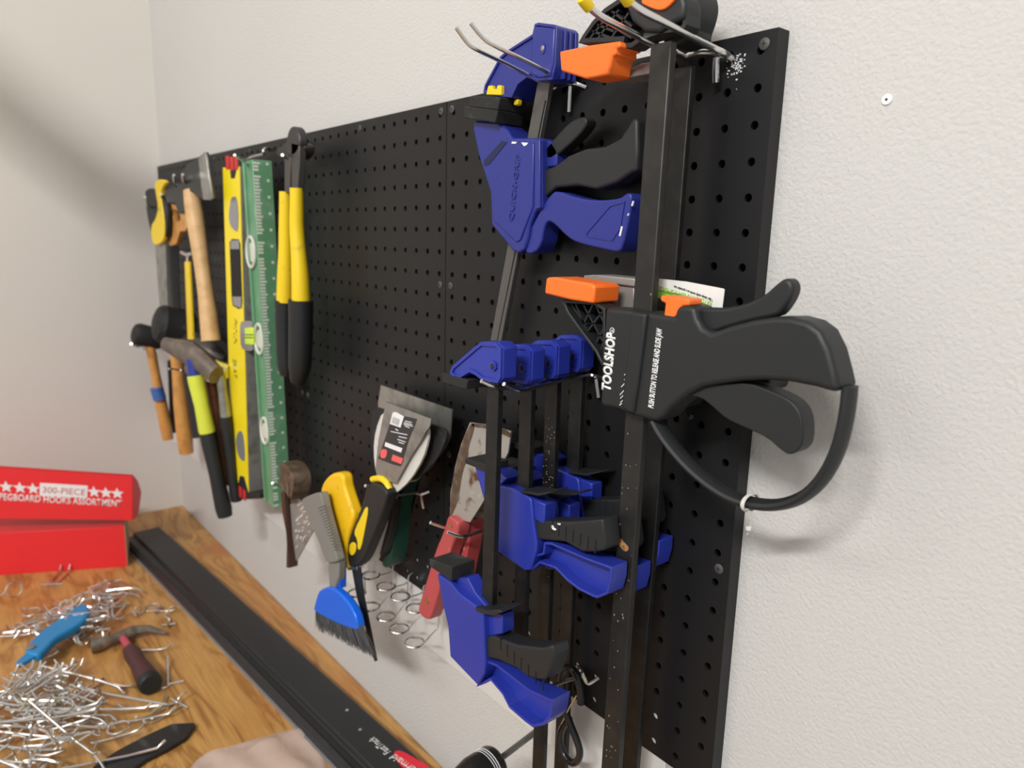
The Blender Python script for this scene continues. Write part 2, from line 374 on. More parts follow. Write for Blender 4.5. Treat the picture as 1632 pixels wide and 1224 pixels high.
dhook('double prong hook carrying the four small blue clamps', [px((940, 597, -.35), (909, 603, -1.1), (870, 613, -2.6), (832, 623, -3.95), (820, 621, -4.25), (803, 612, -4.75)),
      px((925, 600, -.3), (885, 606, -1.6), (840, 616, -3.2), (795, 619, -4.7), (783, 614, -5.05), (767, 607, -5.4))], px((925, 600, -.3), (938, 597, -.4), (948, 599, -.3), (957, 603, 0)), px((950, 604, -.3), (954, 633, -.15)))
dhook('double prong hook holding the stack of scrapers', [px((671, 788, -.35), (662, 785, -.6), (640, 788, -1.4), (622, 792, -2.0), (613, 790, -2.3), (602, 784, -2.6)),
      px((655, 780, -.3), (625, 783, -1.3), (600, 781, -2.2), (582, 774, -2.9))], px((655, 780, -.3), (664, 785, -.45), (672, 789, -.35), (684, 784, 0)), px((671, 789, -.35), (675, 810, -.2)))
dhook('double prong hook clasping the two red-handled scrapers', [px((790, 842, -.2), (765, 847, -.9), (740, 856, -1.9), (728, 854, -2.2), (713, 848, -2.6)),
      px((765, 836, -.2), (735, 846, -1.2), (708, 841, -2.0), (686, 833, -2.7))], px((765, 836, -.2), (776, 838, -.35), (790, 842, -.3), (797, 840, 0)), None)
dhook('hook with the black carabiner at the bottom of the board', [px((930, 1078, -.3), (909, 1082, -.9), (880, 1093, -1.9), (869, 1096, -2.3), (856, 1092, -2.7))],
      px((920, 1062, -.2), (928, 1070, -.45), (934, 1088, -.35), (940, 1090, -.3), (955, 1080, 0)), None, name='single_hook', group='single prong hooks')
dhook('small hook pinning the brown try square', [px((462, 783, -.3), (448, 777, -1.8), (434, 770, -3.2))], px((455, 776, -.3), (462, 784, -.4), (470, 788, 0)), None, .06, name='single_hook', group='single prong hooks')
dhook('pale double hook holding the hatchet head', [px((288, 300, -2.0), (282, 297, -2.9), (277, 287, -3.5), (277, 279, -3.8)), px((304, 303, -2.0), (296, 296, -2.9), (292, 287, -3.5), (291, 278, -3.8))],
      px((288, 300, -2.0), (300, 306, -1.0), (304, 303, -2.0)), None, .10)
dhook('pale curved hook through the yellow and black saw handle', [px((262, 322, -1.8), (259, 318, -2.3), (256, 310, -2.8)), px((249, 332, -1.8), (241, 331, -2.6), (234, 326, -3.3), (231, 314, -3.9))],
      px((249, 332, -1.8), (255, 330, -1.0), (262, 322, -1.8)), None, .10)
dhook('pale hook over the top of the green level', [px((396, 264, -2.0), (388, 258, -2.6), (374, 247, -3.4)), px((420, 246, -1.0), (419, 240, -1.3), (423, 236, -.8), (428, 238, 0))],
      px((390, 258, -1.0), (400, 250, -.6), (420, 246, -1.0)), None, .08)
dhook('pale hook behind the head of the yellow-armed cutter', [px((463, 262, -1.0), (458, 254, -1.8), (450, 247, -2.4)), px((485, 227, -.2), (486, 229, -1.2), (487, 228, -1.6))],
      px((463, 262, -1.0), (478, 240, -.4), (485, 227, -.2)), None, .08)
dhook('thin hook under the small rubber mallet, leftmost on the board', [px((238, 548, -1.0), (226, 555, -3.2), (216, 553, -4.4), (209, 548, -5.0)), px((248, 552, -1.0), (236, 557, -3.0), (226, 556, -3.8))],
      px((238, 548, -1.0), (262, 560, 0), (248, 552, -1.0)), None, .07)
dhook('pale hook clasping the orange handle of the large mallet', [px((292, 592, -1.6), (285, 590, -2.6), (277, 588, -3.6), (269, 588, -4.4)), px((304, 592, -1.4), (296, 592, -2.4), (288, 590, -3.0))],
      px((292, 592, -1.6), (300, 594, 0), (304, 592, -1.4)), None, .07)

# ---------------------------------------------------------------- the big black bar clamps
def bar(q, x0, x1, y0, y1, zt, zb, dx=0, dy=0):
    q.add([(x0, y0, zt), (x1, y0, zt), (x1, y1, zt), (x0, y1, zt), (x0 + dx, y0 + dy, zb), (x1 + dx, y0 + dy, zb), (x1 + dx, y1 + dy, zb), (x0 + dx, y1 + dy, zb)],
          [[0, 1, 2, 3], [7, 6, 5, 4], [0, 4, 5, 1], [1, 5, 6, 2], [2, 6, 7, 3], [3, 7, 4, 0]]); return q
t = thing('bar_clamp', 'large black bar clamp with orange pads, nearest on the yellow-tipped hook', 'clamp', (-1.7, -2.8, -.8), 'big black bar clamps')
q = M(); bar(q, -2.47, -1.74, -2.40, -2.13, -.45, -26.8, -.38, 0); q.build('bar', BAR, t, bev=.04)
YF = -2.8
def sq_(pts, x0, d, w): return [(x - max(0, min(1, (x - x0) / w)) * d, y) for x, y in pts]
body = O(K7, YF, sq_([(345, 250), (460, 262), (650, 292), (660, 248), (700, 240), (742, 247), (752, 300), (775, 340), (815, 362), (900, 332), (1000, 306), (1100, 293), (1200, 294), (1290, 313), (1360, 355), (1412, 440),
   (1442, 540), (1455, 600), (1448, 630), (1400, 620), (1330, 603), (1180, 580), (1050, 573), (950, 577), (860, 590), (780, 603), (712, 636), (640, 692), (600, 740), (570, 757), (520, 745), (440, 722), (400, 703), (330, 692), (322, 670), (335, 470)], 1050, 75, 380))
q = M(); q.prism(body, YF, YF + .95); q.build('body', BLK, t, bev=.16, seg=4)
# raised spine over the bar
sp = O(K7, YF - .1, [(458, 268), (530, 278), (515, 400), (490, 590), (470, 722), (440, 712), (418, 690), (430, 560), (448, 400)])
plabel(M().prism(sp, YF - .12, YF + .2).build('spine', BLK, t, bev=.09, seg=3), 'raised smooth rib over the bar')
gp = [(575, 752), (600, 800), (650, 870), (720, 950), (800, 1020), (880, 1075), (960, 1110), (1050, 1127), (1130, 1125), (1210, 1100), (1280, 1050), (1340, 970), (1385, 870), (1410, 770), (1425, 680), (1432, 600)]
gpath = [P(840 + a / 2.782, 400 + b / 2.782, YF + .42) for a, b in gp]
plabel(M().tube(smooth([tuple(p) for p in gpath], 2, False), .155, 12, sq=((0, 1, 0), 1.9)).build('hand_guard', BLK, t), 'curved guard loop below the handle')
tr = O(K7, YF + .2, [(700, 640), (780, 600), (860, 588), (980, 585), (1080, 620), (1165, 660), (1205, 705), (1222, 760), (1222, 850), (1200, 888), (1165, 905), (1135, 892), (1060, 825), (960, 782), (880, 745), (820, 690), (770, 650)])
plabel(M().prism(smooth(tr, 1), YF + .2, YF + .8).build('trigger', BLK, t, bev=.12, seg=3), 'rounded squeeze trigger')
lv = O(K7, YF + .3, [(750, 262), (780, 250), (860, 255), (960, 237), (1050, 195), (1100, 148), (1135, 122), (1162, 124), (1180, 158), (1170, 205), (1135, 262), (1105, 292), (1000, 310), (900, 338), (815, 366), (772, 345)])
M().prism(smooth(lv, 1), YF + .3, YF + .75).build('release_lever', BLK, t, bev=.1, seg=3)
bt = O(K7, YF + .1, [(592, 196), (720, 214), (718, 243), (690, 243), (655, 300), (605, 292), (612, 232), (590, 222)])
plabel(M().prism(bt, YF + .1, YF + .7).build('release_button', ORANGE, t, bev=.05), 'orange push button')
def pad_block(t, fk, yf, front, depth, mat_, name, label=None, bev=.06, par=None):
    o = M().prism(O(fk, yf, front), yf, yf + depth).build(name, mat_, t if par is None else par, bev=bev)
    if label: o['label'] = label
    return o
pad_block(t, KO, YF - .15, [(322, 600), (340, 425), (420, 418), (830, 490), (870, 515), (850, 704), (600, 668)], 1.15, ORANGE, 'jaw_pad', 'orange pad of the sliding jaw', .07)
arm = O(K7, YF + .1, [(148, 215), (175, 280), (240, 370), (300, 450), (335, 520), (345, 480), (345, 255), (300, 225)])
ain = inset(arm, .11)
plabel(M().ring(arm, ain, YF + .1, YF + .9).build('jaw_arm', BLK, t, bev=.03), 'curved jaw frame with lattice')
q = M()
def strut(q, k, y, a, b, w=.06, d=.5):
    A = P(k[0] + a[0] / k[2], k[1] + a[1] / k[2], y); B = P(k[0] + b[0] / k[2], k[1] + b[1] / k[2], y); n = (B - A).normalized(); s = n.cross(Vector((0, 1, 0))) * w
    q.obox(A - s * .5, B - A, s, (0, d, 0))
for a, b in (((215, 235), (300, 440)), ((250, 240), (335, 400)), ((290, 240), (235, 355)), ((340, 260), (250, 380)), ((345, 330), (290, 440)), ((345, 380), (315, 480)), ((300, 230), (345, 330)), ((190, 230), (260, 330))):
    strut(q, K7, YF + .3, a, b)
q.build('jaw_lattice', BLK, t)
M().prism([(x, z) for x, z in arm], YF + .72, YF + .8).build('jaw_web', RUB, t)
# fixed head
YH = -2.25
hd = O(KT, YH, [(235, 262), (262, 215), (320, 130), (395, 50), (500, -20), (620, -75), (780, -95), (880, -60), (900, 20), (895, 150), (870, 190), (730, 205), (640, 235), (560, 290), (480, 300), (490, 252)])
plabel(M().ring(hd, inset(hd, .14), YH, YH + .6).build('head_frame', BLK, t, bev=.05), 'curved frame of the fixed head')
plabel(M().prism(O(KT, YH - .1, [(545, 0), (600, -60), (770, -85), (870, -50), (890, 20), (880, 110), (820, 140), (730, 200), (640, 195), (560, 130), (530, 60)]), YH - .12, YH + .62).build('head_body', BLK, t, bev=.12, seg=3), 'solid block on top of the bar')
q = M()
for a, b in (((300, 240), (420, 90)), ((350, 240), (480, 60)), ((300, 180), (480, 250)), ((360, 110), (560, 230)), ((430, 240), (540, 80)), ((430, 60), (560, 160)), ((350, 150), (450, 190))):
    strut(q, KT, YH + .08, a, b, .07, .4)
q.build('head_lattice', BLK, t)
M().prism(inset(hd, .05), YH + .5, YH + .56).build('head_web', RUB, t)
plabel(M().prism(smooth(O(KT, YH - .16, [(610, 15), (660, -20), (760, -45), (850, -50), (835, -10), (780, 50), (740, 65), (690, 55)]), 1), YH - .2, YH).build('head_button', ORANGE, t, bev=.03), 'orange oval inlay')
pad_block(t, KT, YH - .25, [(120, 312), (300, 275), (480, 250), (492, 262), (490, 290), (462, 296), (466, 330), (440, 345), (420, 455), (280, 480), (128, 432)], .95, ORANGE, 'jaw_pad', 'orange pad of the fixed head', .07)
# lettering
rp_ = M().prism(smooth(O(KB, -2.40, [(1155, 745), (1175, 742), (1215, 790), (1232, 805), (1232, 835), (1205, 842), (1185, 820), (1160, 790)]), 1), -2.42, -2.39).build('rust_patch', mat('orange_rust', (.42, .20, .07), .8, var=[((.20, .09, .04), 200, .5, .6)]), t)
q = M(); rq = random.Random(8)
for k in range(46):
    f = rq.random() ** .45; z = -3 - 20 * f; x = -2.47 - .38 * (f * .8) + rq.uniform(.06, .66); h_ = rq.uniform(.008, .02)
    q.box((x - h_, -2.415, z - h_ * 1.5), (x + h_, -2.395, z + h_ * 1.5))
q.build('pale_scratches', mat('pale_scratch', (.30, .25, .20), .7), t)
text('TOOLSHOP', P(973.5, 625, YF), P(982, 532, YF), .40, WHITE, 'brand_lettering', t, lift=.012, bold=.05)
cR = P(975.5, 527, YF - .012)
q = M(); q.tube([(cR.x + .085 * math.cos(a), YF - .012, cR.z + .085 * math.sin(a)) for a in [k * math.pi / 8 for k in range(16)]], .011, 6, True); q.build('registered_ring', WHITE, t)
text('R', P(978, 529.5, YF), P(978.4, 525, YF), .09, WHITE, 'registered_letter', t, lift=.012)
text('PUSH BUTTON TO RELEASE AND SLIDE JAW', P(1044.5, 652, YF), P(1058.5, 525, YF), .27, WHITE, 'instruction_lettering', t, lift=.012, bold=.035)
q = M()
for a, b in (((270, 1050), (295, 1030)), ((280, 1020), (305, 995)), ((280, 970), (310, 940)), ((275, 930), (335, 865)), ((290, 840), (330, 800)), ((325, 760), (345, 735)), ((325, 705), (340, 690))):
    A = P(950 + a[0] / 7.2, 500 + a[1] / 7.2, YF - .012); B = P(950 + b[0] / 7.2, 500 + b[1] / 7.2, YF - .012); q.tube([A, B], .016, 5)
q.build('speed_lines', WHITE, t)
# zip tie on the guard
zt = thing('cable_tie', 'clear white cable tie looped round the guard of the big black clamp', 'cable tie', P(1194, 800, YF))
c = P(1195.5, 801, YF + .35); d = (P(1215, 805, YF + .35) - P(1180, 797, YF + .35)).normalized(); a1 = Vector((0, 1, 0)); a2 = d.cross(a1)
M().tube([c + a1 * .37 * math.cos(k * math.pi / 10) + a2 * .22 * math.sin(k * math.pi / 10) for k in range(20)], .03, 6, True, sq=(tuple(d), 2.0)).build('loop', WHITEP, zt)
M().tube(smooth([tuple(p) for p in px((1193, 815, YF), (1199, 822, YF + .1), (1197, 834, YF + .2), (1193, 846, YF + .3), (1191, 852, YF + .3))], 1, False), .022, 6).build('tail', WHITEP, zt)
M().box(tuple(P(1194, 842, YF + .2) - Vector((.07, .07, .06))), tuple(P(1194, 842, YF + .2) + Vector((.07, .07, .06)))).build('locking_head', WHITEP, zt, bev=.02)

t = thing('bar_clamp', 'large black bar clamp with grey pads and paper label, behind the nearest one', 'clamp', (-2, -1.3, -.9), 'big black bar clamps')
q = M(); bar(q, -2.72, -2.00, -1.12, -.90, -.85, -26.0, -.32, 0); q.build('bar', BAR2, t, bev=.03)
YB = -1.5
pad_block(t, K7, YB, [(250, 108), (300, 105), (480, 122), (480, 160), (250, 130)], .9, GREYM, 'jaw_pad', 'grey pad of the sliding jaw', .04)
pad_block(t, K7, YB + .1, [(390, 140), (475, 150), (475, 300), (400, 270)], .7, GREYM, 'jaw_arm', 'grey metal jaw arm', .04)
M().prism(O(KK, YB, [(1000, 495), (1150, 497), (1205, 540), (1228, 590), (1226, 622), (1190, 630), (1130, 605), (1085, 650), (1000, 655)]), YB, YB + 1.0).build('body', BLK, t, bev=.1, seg=3)
q = M(); wire(q, px((1085, 640, YB + .6), (1092, 658, YB + .6), (1100, 668, YB + .6), (1103, 660, YB + .6)), .07); q.build('guard_stub', BLK, t)
pad_block(t, KT, YB, [(400, 445), (560, 415), (620, 385), (700, 375), (705, 440), (560, 470), (420, 490)], .9, GREYM, 'jaw_pad', 'grey pad of the fixed head', .04)
plabel(M().prism(smooth(OT(KT, YB - .1, YB + .9, [(820, -60), (900, -85), (1020, -60), (1085, -10), (1100, 60), (1085, 140), (1045, 230), (1010, 250), (925, 290), (820, 300), (760, 260), (720, 180), (760, 60)]), 1), YB - .1, YB + .9).build('head', BLK, t, bev=.2, seg=4), 'rounded black head')
YLb = -1.62
sk = O((1030, 430, 10.88), YLb, [(170, 470), (195, 150), (700, 205), (1330, 325), (1355, 345), (1310, 700), (800, 640), (400, 560)])
st = M().prism(sk, YLb, YLb + .02).build('paper_label', PAPER, t); st['label'] = 'white and green paper label'
gr = O((1030, 430, 10.88), YLb - .012, [(170, 460), (180, 345), (350, 365), (640, 430), (900, 520), (1060, 600), (1130, 690), (800, 640), (400, 560)])
g = M().prism(gr, YLb - .02, YLb + .0).build('green_band', LIMEG, st)
text('RATCHETING CLAMP/SPREADER', P(1030 + 1150 / 10.88, 430 + 545 / 10.88, YLb), P(1030 + 185 / 10.88, 430 + 262 / 10.88, YLb), .16, LIMEG, 'label_lettering', st, lift=.02)
text('* Bar clamp easily works as a spreader too', P(1030 + 1165 / 10.88, 430 + 490 / 10.88, YLb), P(1030 + 490 / 10.88, 430 + 255 / 10.88, YLb), .10, DKPRT, 'small_lettering', st, lift=.02)

# ---------------------------------------------------------------- the large blue clamp
t = thing('trigger_clamp', 'largest blue trigger clamp with black grips, under the thin bent-up hook', 'clamp', P(860, 220, -1.4), 'blue trigger clamps')
YC = -1.3
A0 = P(876, 120, -1.35); A1 = P(776, 580, -1.1); B0 = P(858 + 1, 120, -1.35)
bx = Vector((.58, 0, .06)); 
M().obox(P(858, 122, -.95), P(778, 560, -.75) - P(858, 122, -.95), (.72, 0, .05), (0, .22, 0)).build('bar', mat('bar_grey', (.13, .125, .12), .4, metal=.6), t, bev=.03)
M().obox(P(868, 160, -.97), P(791, 545, -.77) - P(868, 160, -.97), (.05, 0, 0), (0, .03, 0)).build('bar_groove', BAR, t)
hd = O(K4, YC, [(508, 112), (525, 106), (600, 116), (612, 130), (606, 300), (590, 372), (520, 378), (470, 362), (430, 392), (400, 455), (330, 450), (268, 432), (275, 395), (345, 265), (375, 238), (497, 160)])
M().prism(hd, YC, YC + 1.0).build('head', BLUE, t, bev=.07, seg=3)
M().prism(inset(O(K4, YC, [(508, 118), (608, 128), (600, 300), (585, 365), (525, 370), (488, 345), (497, 165)]), .04), YC - .10, YC + .1).build('head_boss', BLUE, t, bev=.05)
q = M()
hp = hd; ip = inset(hd, .1)
q.ring(hp, ip, YC - .07, YC + .1); q.build('head_rim', BLUE, t, bev=.02)
c = P(680 + 541 / 2.914, 225 / 2.914, YC - .1)
M().prism([(c.x + .14 * math.cos(k * math.pi / 3 + .5), c.z + .2 * math.sin(k * math.pi / 3 + .5)) for k in range(6)], YC - .125, YC - .05).build('head_socket', BLUE, t)
M().lathe((c.x, YC - .1, c.z), (c.x, YC - .16, c.z), [(0, .09), (.6, .09), (1, .05)], 14).build('head_screw', GREYM, t)
q = M()
xr = P(680 + 612 / 2.914, 130 / 2.914, YC).x; zt_ = P(680 + 612 / 2.914, 125 / 2.914, YC).z; zb_ = P(680 + 600 / 2.914, 370 / 2.914, YC).z
for k in range(3): q.box((xr - .1, YC + .25 + k * .25, zb_ + .05), (xr + .07, YC + .35 + k * .25, zt_ - .04))
q.build('side_rib', BLUE, t, bev=.02)
jb = O(K4, YC, [(222, 560), (330, 565), (372, 600), (398, 640), (530, 642), (534, 970), (500, 985), (478, 1040), (470, 1100), (452, 1160), (425, 1176), (400, 1165), (300, 1045), (294, 890), (240, 725), (215, 600)])
M().prism(jb, YC, YC + 1.05).build('sliding_body', BLUE, t, bev=.09, seg=3)
M().prism(inset(O(K4, YC, [(395, 655), (505, 660), (500, 960), (440, 1120), (420, 1130), (315, 1030), (312, 870)]), .03), YC - .06, YC + .1).build('body_plate', BLUE, t, bev=.04)
M().prism(O(K4, YC - .0, [(268, 745), (350, 655), (375, 660), (290, 765), (268, 770)]), YC - .02, YC + .06).build('body_slot', mat('deep_blue', (.006, .01, .06), .6), t)
M().prism(O(K4, YC, [(505, 646), (530, 650), (532, 965), (508, 975)]), YC - .05, YC + .05).build('body_edge_rib', BLUE, t, bev=.03)
text('QUICK-GRIP', P(680 + 405 / 2.914, 1030 / 2.914, YC - .06), P(680 + 440 / 2.914, 720 / 2.914, YC - .06), .3, BLUE, 'embossed_lettering', t, lift=.012, depth=.02)
hl = O(K4, YC + .15, [(535, 965), (575, 905), (605, 884), (700, 918), (800, 932), (900, 922), (925, 900), (948, 895), (955, 912), (945, 1000), (912, 1150), (890, 1172), (850, 1165), (700, 1130), (650, 1098), (600, 1045), (565, 1022), (545, 1060), (535, 1130), (505, 1176), (455, 1180), (470, 1090)])
M().prism(smooth(hl, 1), YC + .12, YC + .95).build('pistol_handle', BLUE, t, bev=.1, seg=3)
hp = O(K4, YC + .1, [(742, 1080), (850, 955), (920, 935), (900, 1060), (860, 1120), (740, 1100)])
M().ring(hp, inset(hp, .035), YC + .09, YC + .2).build('handle_rim', BLUE, t)
tg = O(K4, YC + .2, [(540, 790), (600, 768), (660, 722), (740, 690), (830, 680), (900, 642), (935, 590), (958, 548), (980, 552), (982, 700), (975, 795), (955, 800), (880, 850), (790, 880), (700, 862), (600, 872), (560, 905), (540, 930)])
plabel(M().prism(tg, YC + .18, YC + .9).build('trigger', BLK, t, bev=.1, seg=3), 'black squeeze trigger')
lv = O(K4, YC + .35, [(545, 702), (600, 640), (660, 575), (705, 547), (738, 543), (750, 565), (735, 600), (690, 650), (610, 720), (580, 742), (548, 730)])
plabel(M().prism(smooth(lv, 1), YC + .3, YC + .8).build('release_lever', BLK, t, bev=.06), 'black release lever')
M().prism(O(K4, YC + .3, [(530, 640), (580, 660), (605, 700), (605, 770), (530, 780)]), YC + .3, YC + .9).build('lever_mount', BLUE, t, bev=.04)
for cp in ([(905, 1095), (915, 1050), (922, 1052), (912, 1096)], [(962, 955), (968, 932), (973, 934), (967, 957)], [(943, 1000), (947, 990), (951, 992), (947, 1002)]):
    M().prism(O(K4, YC - .01, [(a - 22, b) for a, b in cp]), YC - .012 + .1, YC + .14).build('paint_chip', WHITE, t)
for cp in ([(400, 668), (402, 658), (425, 660), (420, 668)], [(445, 662), (478, 664), (470, 674), (458, 680)]):
    M().prism(O(K4, YC - .01, cp), YC - .075, YC + .02).build('paint_chip', WHITE, t)
pd1 = O(K4, YC - .3, [(205, 447), (345, 452), (335, 512), (200, 495)]); pd2 = O(K4, YC - .3, [(180, 492), (335, 512), (322, 572), (178, 548)])
M().prism(pd1, YC - .35, YC + .95).build('jaw_pad', RUB, t, bev=.04); M().prism(pd2, YC - .35, YC + .95).build('jaw_pad', RUB, t, bev=.04)
plabel(M().prism(O(K4, YC - .15, [(275, 440), (285, 398), (303, 396), (308, 415), (322, 414), (328, 395), (345, 396), (345, 442)]), YC - .15, YC + .1).build('pad_clip', YELLOW, t, bev=.03), 'yellow clip of the upper pad')
for u, v in ((376, 452), (424, 470)):
    c = P(680 + u / 2.914, v / 2.914, YC + .3); M().box((c.x - .12, c.y - .12, c.z - .15), (c.x + .12, c.y + .12, c.z + .05)).build('pad_peg', YELLOW, t, bev=.05)

# ---------------------------------------------------------------- the four small blue clamps
HEAD = [(118, 525), (130, 497), (240, 402), (268, 380), (345, 384), (372, 412), (368, 560), (352, 586), (275, 572), (245, 548), (215, 532), (165, 563), (140, 560), (120, 542)]
head0 = O(K5, -4.75, HEAD); scr0 = P(680 + 330 / 3.06, 420 + 500 / 3.06, -4.75)
hpad0 = O(K5, -4.85, [(72, 533), (200, 568), (192, 615), (74, 578)])
B2 = O(KB, -3.35, [(222, 352), (250, 345), (350, 365), (488, 440), (500, 462), (512, 600), (540, 780), (538, 835), (490, 985), (450, 985), (215, 818), (200, 735), (212, 480)])
P2 = O(KB, -3.45, [(5, 140), (170, 190), (165, 245), (5, 180)])
A2 = O(KB, -3.35, [(62, 215), (235, 250), (300, 300), (240, 360), (215, 480), (205, 700), (130, 460)])
T2 = O(KB, -3.2, [(525, 612), (620, 612), (800, 615), (960, 605), (1040, 596), (1050, 680), (1062, 790), (1050, 835), (980, 846), (890, 845), (830, 812), (760, 770), (540, 752)])
H2 = O(KB, -3.2, [(540, 862), (590, 850), (600, 770), (655, 775), (780, 830), (900, 882), (1110, 958), (1105, 1060), (1080, 1160), (1000, 1195), (960, 1180), (860, 1130), (770, 1060), (690, 975), (570, 932), (545, 955), (500, 990), (505, 900)])
L2 = O(KB, -3.35, [(425, 383), (560, 405), (650, 392), (655, 402), (560, 425), (430, 402)])
B1 = O(K6, -4.75, [(105, 330), (165, 368), (210, 425), (315, 505), (320, 620), (326, 745), (322, 790), (292, 845), (165, 712), (155, 572), (130, 470)])
P1_ = O(K6, -4.9, [(66, 262), (170, 300), (168, 366), (66, 296)])
T1 = O(K6, -4.55, [(322, 622), (365, 612), (480, 655), (600, 668), (642, 655), (652, 700), (640, 750), (612, 815), (580, 815), (530, 800), (480, 762), (395, 725), (325, 710)])
H1 = O(K6, -4.5, [(325, 770), (345, 722), (395, 742), (470, 800), (545, 857), (640, 900), (655, 900), (640, 988), (610, 1020), (560, 1030), (525, 1005), (450, 940), (420, 880), (365, 815), (340, 830), (300, 845)])
L1 = O(K6, -4.6, [(300, 476), (350, 492), (415, 488), (425, 500), (390, 515), (340, 510), (302, 492)])
def sh(pts, dx, dz): return [(a + dx, b + dz) for a, b in pts]
def small_clamp(label, yf, scr_px, kind, dx, dz, zb, barx, lean=0):
    t = thing('trigger_clamp', label, 'clamp', (barx, yf + .5, -11), 'blue trigger clamps')
    s = P(*scr_px, yf); hx, hz = s.x - scr0.x, s.z - scr0.z
    yb0 = yf + .4
    q = M(); bar(q, barx - .31, barx + .31, yb0, yb0 + .22, s.z - .1, zb, lean, 0); q.build('bar', BAR2, t, bev=.02)
    hd = sh(head0, hx, hz)
    M().prism(hd, yf, yf + .62).build('head', BLUE2, t, bev=.07, seg=3)
    M().ring(inset(hd, .02), inset(hd, .14), yf - .06, yf + .1).build('head_rim', BLUE2, t, bev=.02)
    M().lathe((s.x, yf + .05, s.z), (s.x, yf - .08, s.z), [(0, .17), (.9, .17), (1, .13)], 6).build('head_nut', BLUE2, t)
    M().lathe((s.x, yf, s.z), (s.x, yf - .10, s.z), [(0, .1), (.9, .1), (1, .07)], 14).build('head_screw', BLK, t)
    M().prism(sh(hpad0, hx, hz), yf - .1, yf + .85).build('jaw_pad', RUB, t, bev=.03)
    if kind == 1: B, Pd, T, H, L, A = B1, P1_, T1, H1, L1, None; by = -4.75
    else: B, Pd, T, H, L, A = B2, P2, T2, H2, L2, A2; by = -3.35
    g = lambda p: sh(p, dx, dz)
    M().prism(g(B), yf, yf + .74).build('sliding_body', BLUE2, t, bev=.06, seg=3)
    if A:
        M().prism(g(A), yf + .1, yf + .9).build('jaw_arm', BLUE2, t, bev=.04)
    else:
        M().prism(O(K6, -4.55, [(120, 350), (240, 350), (275, 420), (345, 505), (400, 520), (400, 610), (318, 625), (300, 480), (200, 420)]), yf + .25, yf + .8).build('jaw_arm', BLUE2, t, bev=.04)
    M().prism(g(Pd), yf - .12, yf + .93).build('jaw_pad', RUB, t, bev=.03)
    tr = M().prism(g(T), yf + .12, yf + .86).build('trigger', BLK, t, bev=.08, seg=3); tr['label'] = 'black ribbed trigger'
    x0 = min(a for a, b in g(T)); x1 = max(a for a, b in g(T)); zc = sum(b for a, b in g(T)) / len(T); q = M()
    for k in range(7):
        xx = x0 + (x1 - x0) * (.28 + .1 * k); zz = zc - (.1 if kind == 2 else .25 + (k - 3) * .06)
        q.box((xx - .012, yf + .10, zz - .2), (xx + .012, yf + .15, zz + .24))
    q.build('grip_rib', DARK, tr)
    hh = g(H); M().ring(hh, inset(hh, .09), yf + .12, yf + .86).build('pistol_handle', BLUE2, t, bev=.03)
    M().prism(inset(hh, .02), yf + .55, yf + .7).build('handle_web', BLUE2, t)
    plabel(M().prism(g(L), yf - .04, yf + .8).build('release_plate', BLK, t, bev=.02), 'thin black release plate')
    z0 = max(b for a, b in g(B)); bx = max(a for a, b in g(B))
    if kind == 2: M().box((bx - .6, yf + .12, P(845, 829, -3.35).z + dz), (bx + .22, yf + .7, P(845, 796, -3.35).z + dz)).build('body_block', BLUE2, t, bev=.06)
    return t
small_clamp('small blue clamp nearest the camera, jaw opened widest, left of the others', -4.75, (787.8, 583.4), 1, 0, 0, -19.9, -6.78, -.1)
cor2 = P(845, 793, -3.35); c3 = P(884.5, 795.6, -2.15); c4 = P(920.6, 761.6, -1.0)
tq = small_clamp('small blue clamp second from the camera, with white scuffs on its black trigger', -3.35, (834, 586.7), 2, 0, 0, -21.6, -6.72)
M().prism(smooth(O(KB, -3.24, [(655, 640), (668, 650), (672, 665), (690, 672), (688, 684), (666, 680), (652, 662)]), 1), -3.25, -3.2).build('white_scuff', WHITE, tq)
M().prism(O(KB, -3.24, [(700, 630), (722, 630), (720, 645), (704, 642)]), -3.25, -3.2).build('white_scuff', WHITE, tq)
tq = small_clamp('small blue clamp third from the camera, bar speckled with sawdust', -2.15, (876, 578.5), 2, c3.x - cor2.x, c3.z - cor2.z, -28.5, -6.72)
q = M()
for k in range(70):
    z = -12 - 6.2 * rq.random(); x = -6.72 + rq.uniform(-.28, .28); h_ = rq.uniform(.006, .016); q.box((x - h_, -1.765, z - h_), (x + h_, -1.745, z + h_))
q.build('sawdust_specks', mat('sawdust', (.5, .42, .3), .8), tq)
small_clamp('small blue clamp closest to the pegboard, jaw closed a little higher', -1.0, (915, 568.7), 2, c4.x - cor2.x, c4.z - cor2.z, -28.5, -6.65)

# ---------------------------------------------------------------- carabiner, screwdriver
t = thing('carabiner', 'black twisted wire carabiner hanging from the lowest hook', 'carabiner', P(900, 1100, -1.2))
kp = [(1225, 660), (1232, 590), (1215, 480), (1180, 390), (1130, 345), (1085, 350), (1060, 430), (1060, 560), (1085, 700), (1140, 850), (1200, 990), (1225, 1090), (1200, 1165), (1150, 1180), (1080, 1110), (1045, 1000), (1050, 910), (1090, 830), (1130, 790)]
M().tube(smooth([tuple(P(700 + a / 5.44, 1000 + b / 5.44, -1.3 + (.25 if i > 12 else 0) - (.2 if i < 4 else 0))) for i, (a, b) in enumerate(kp)], 2, False), .14, 12).build('wire_body', mat('black_gloss', (.012, .012, .013), .25), t)
plabel(M().tube([P(700 + a / 5.44, 1000 + b / 5.44, -1.35) for a, b in ((1190, 590), (1130, 690), (1060, 830))], .03, 6).build('wire_gate', ZINC, t), 'thin bright wire gate')
t = thing('screwdriver', 'black-handled screwdriver with white rings, pointing at the wall at the bottom edge', 'screwdriver', P(790, 1210, -2.4))
s0 = P(792, 1213, -3.0); s1 = P(862, 1160, -.4); hv = (s0 - s1).normalized()
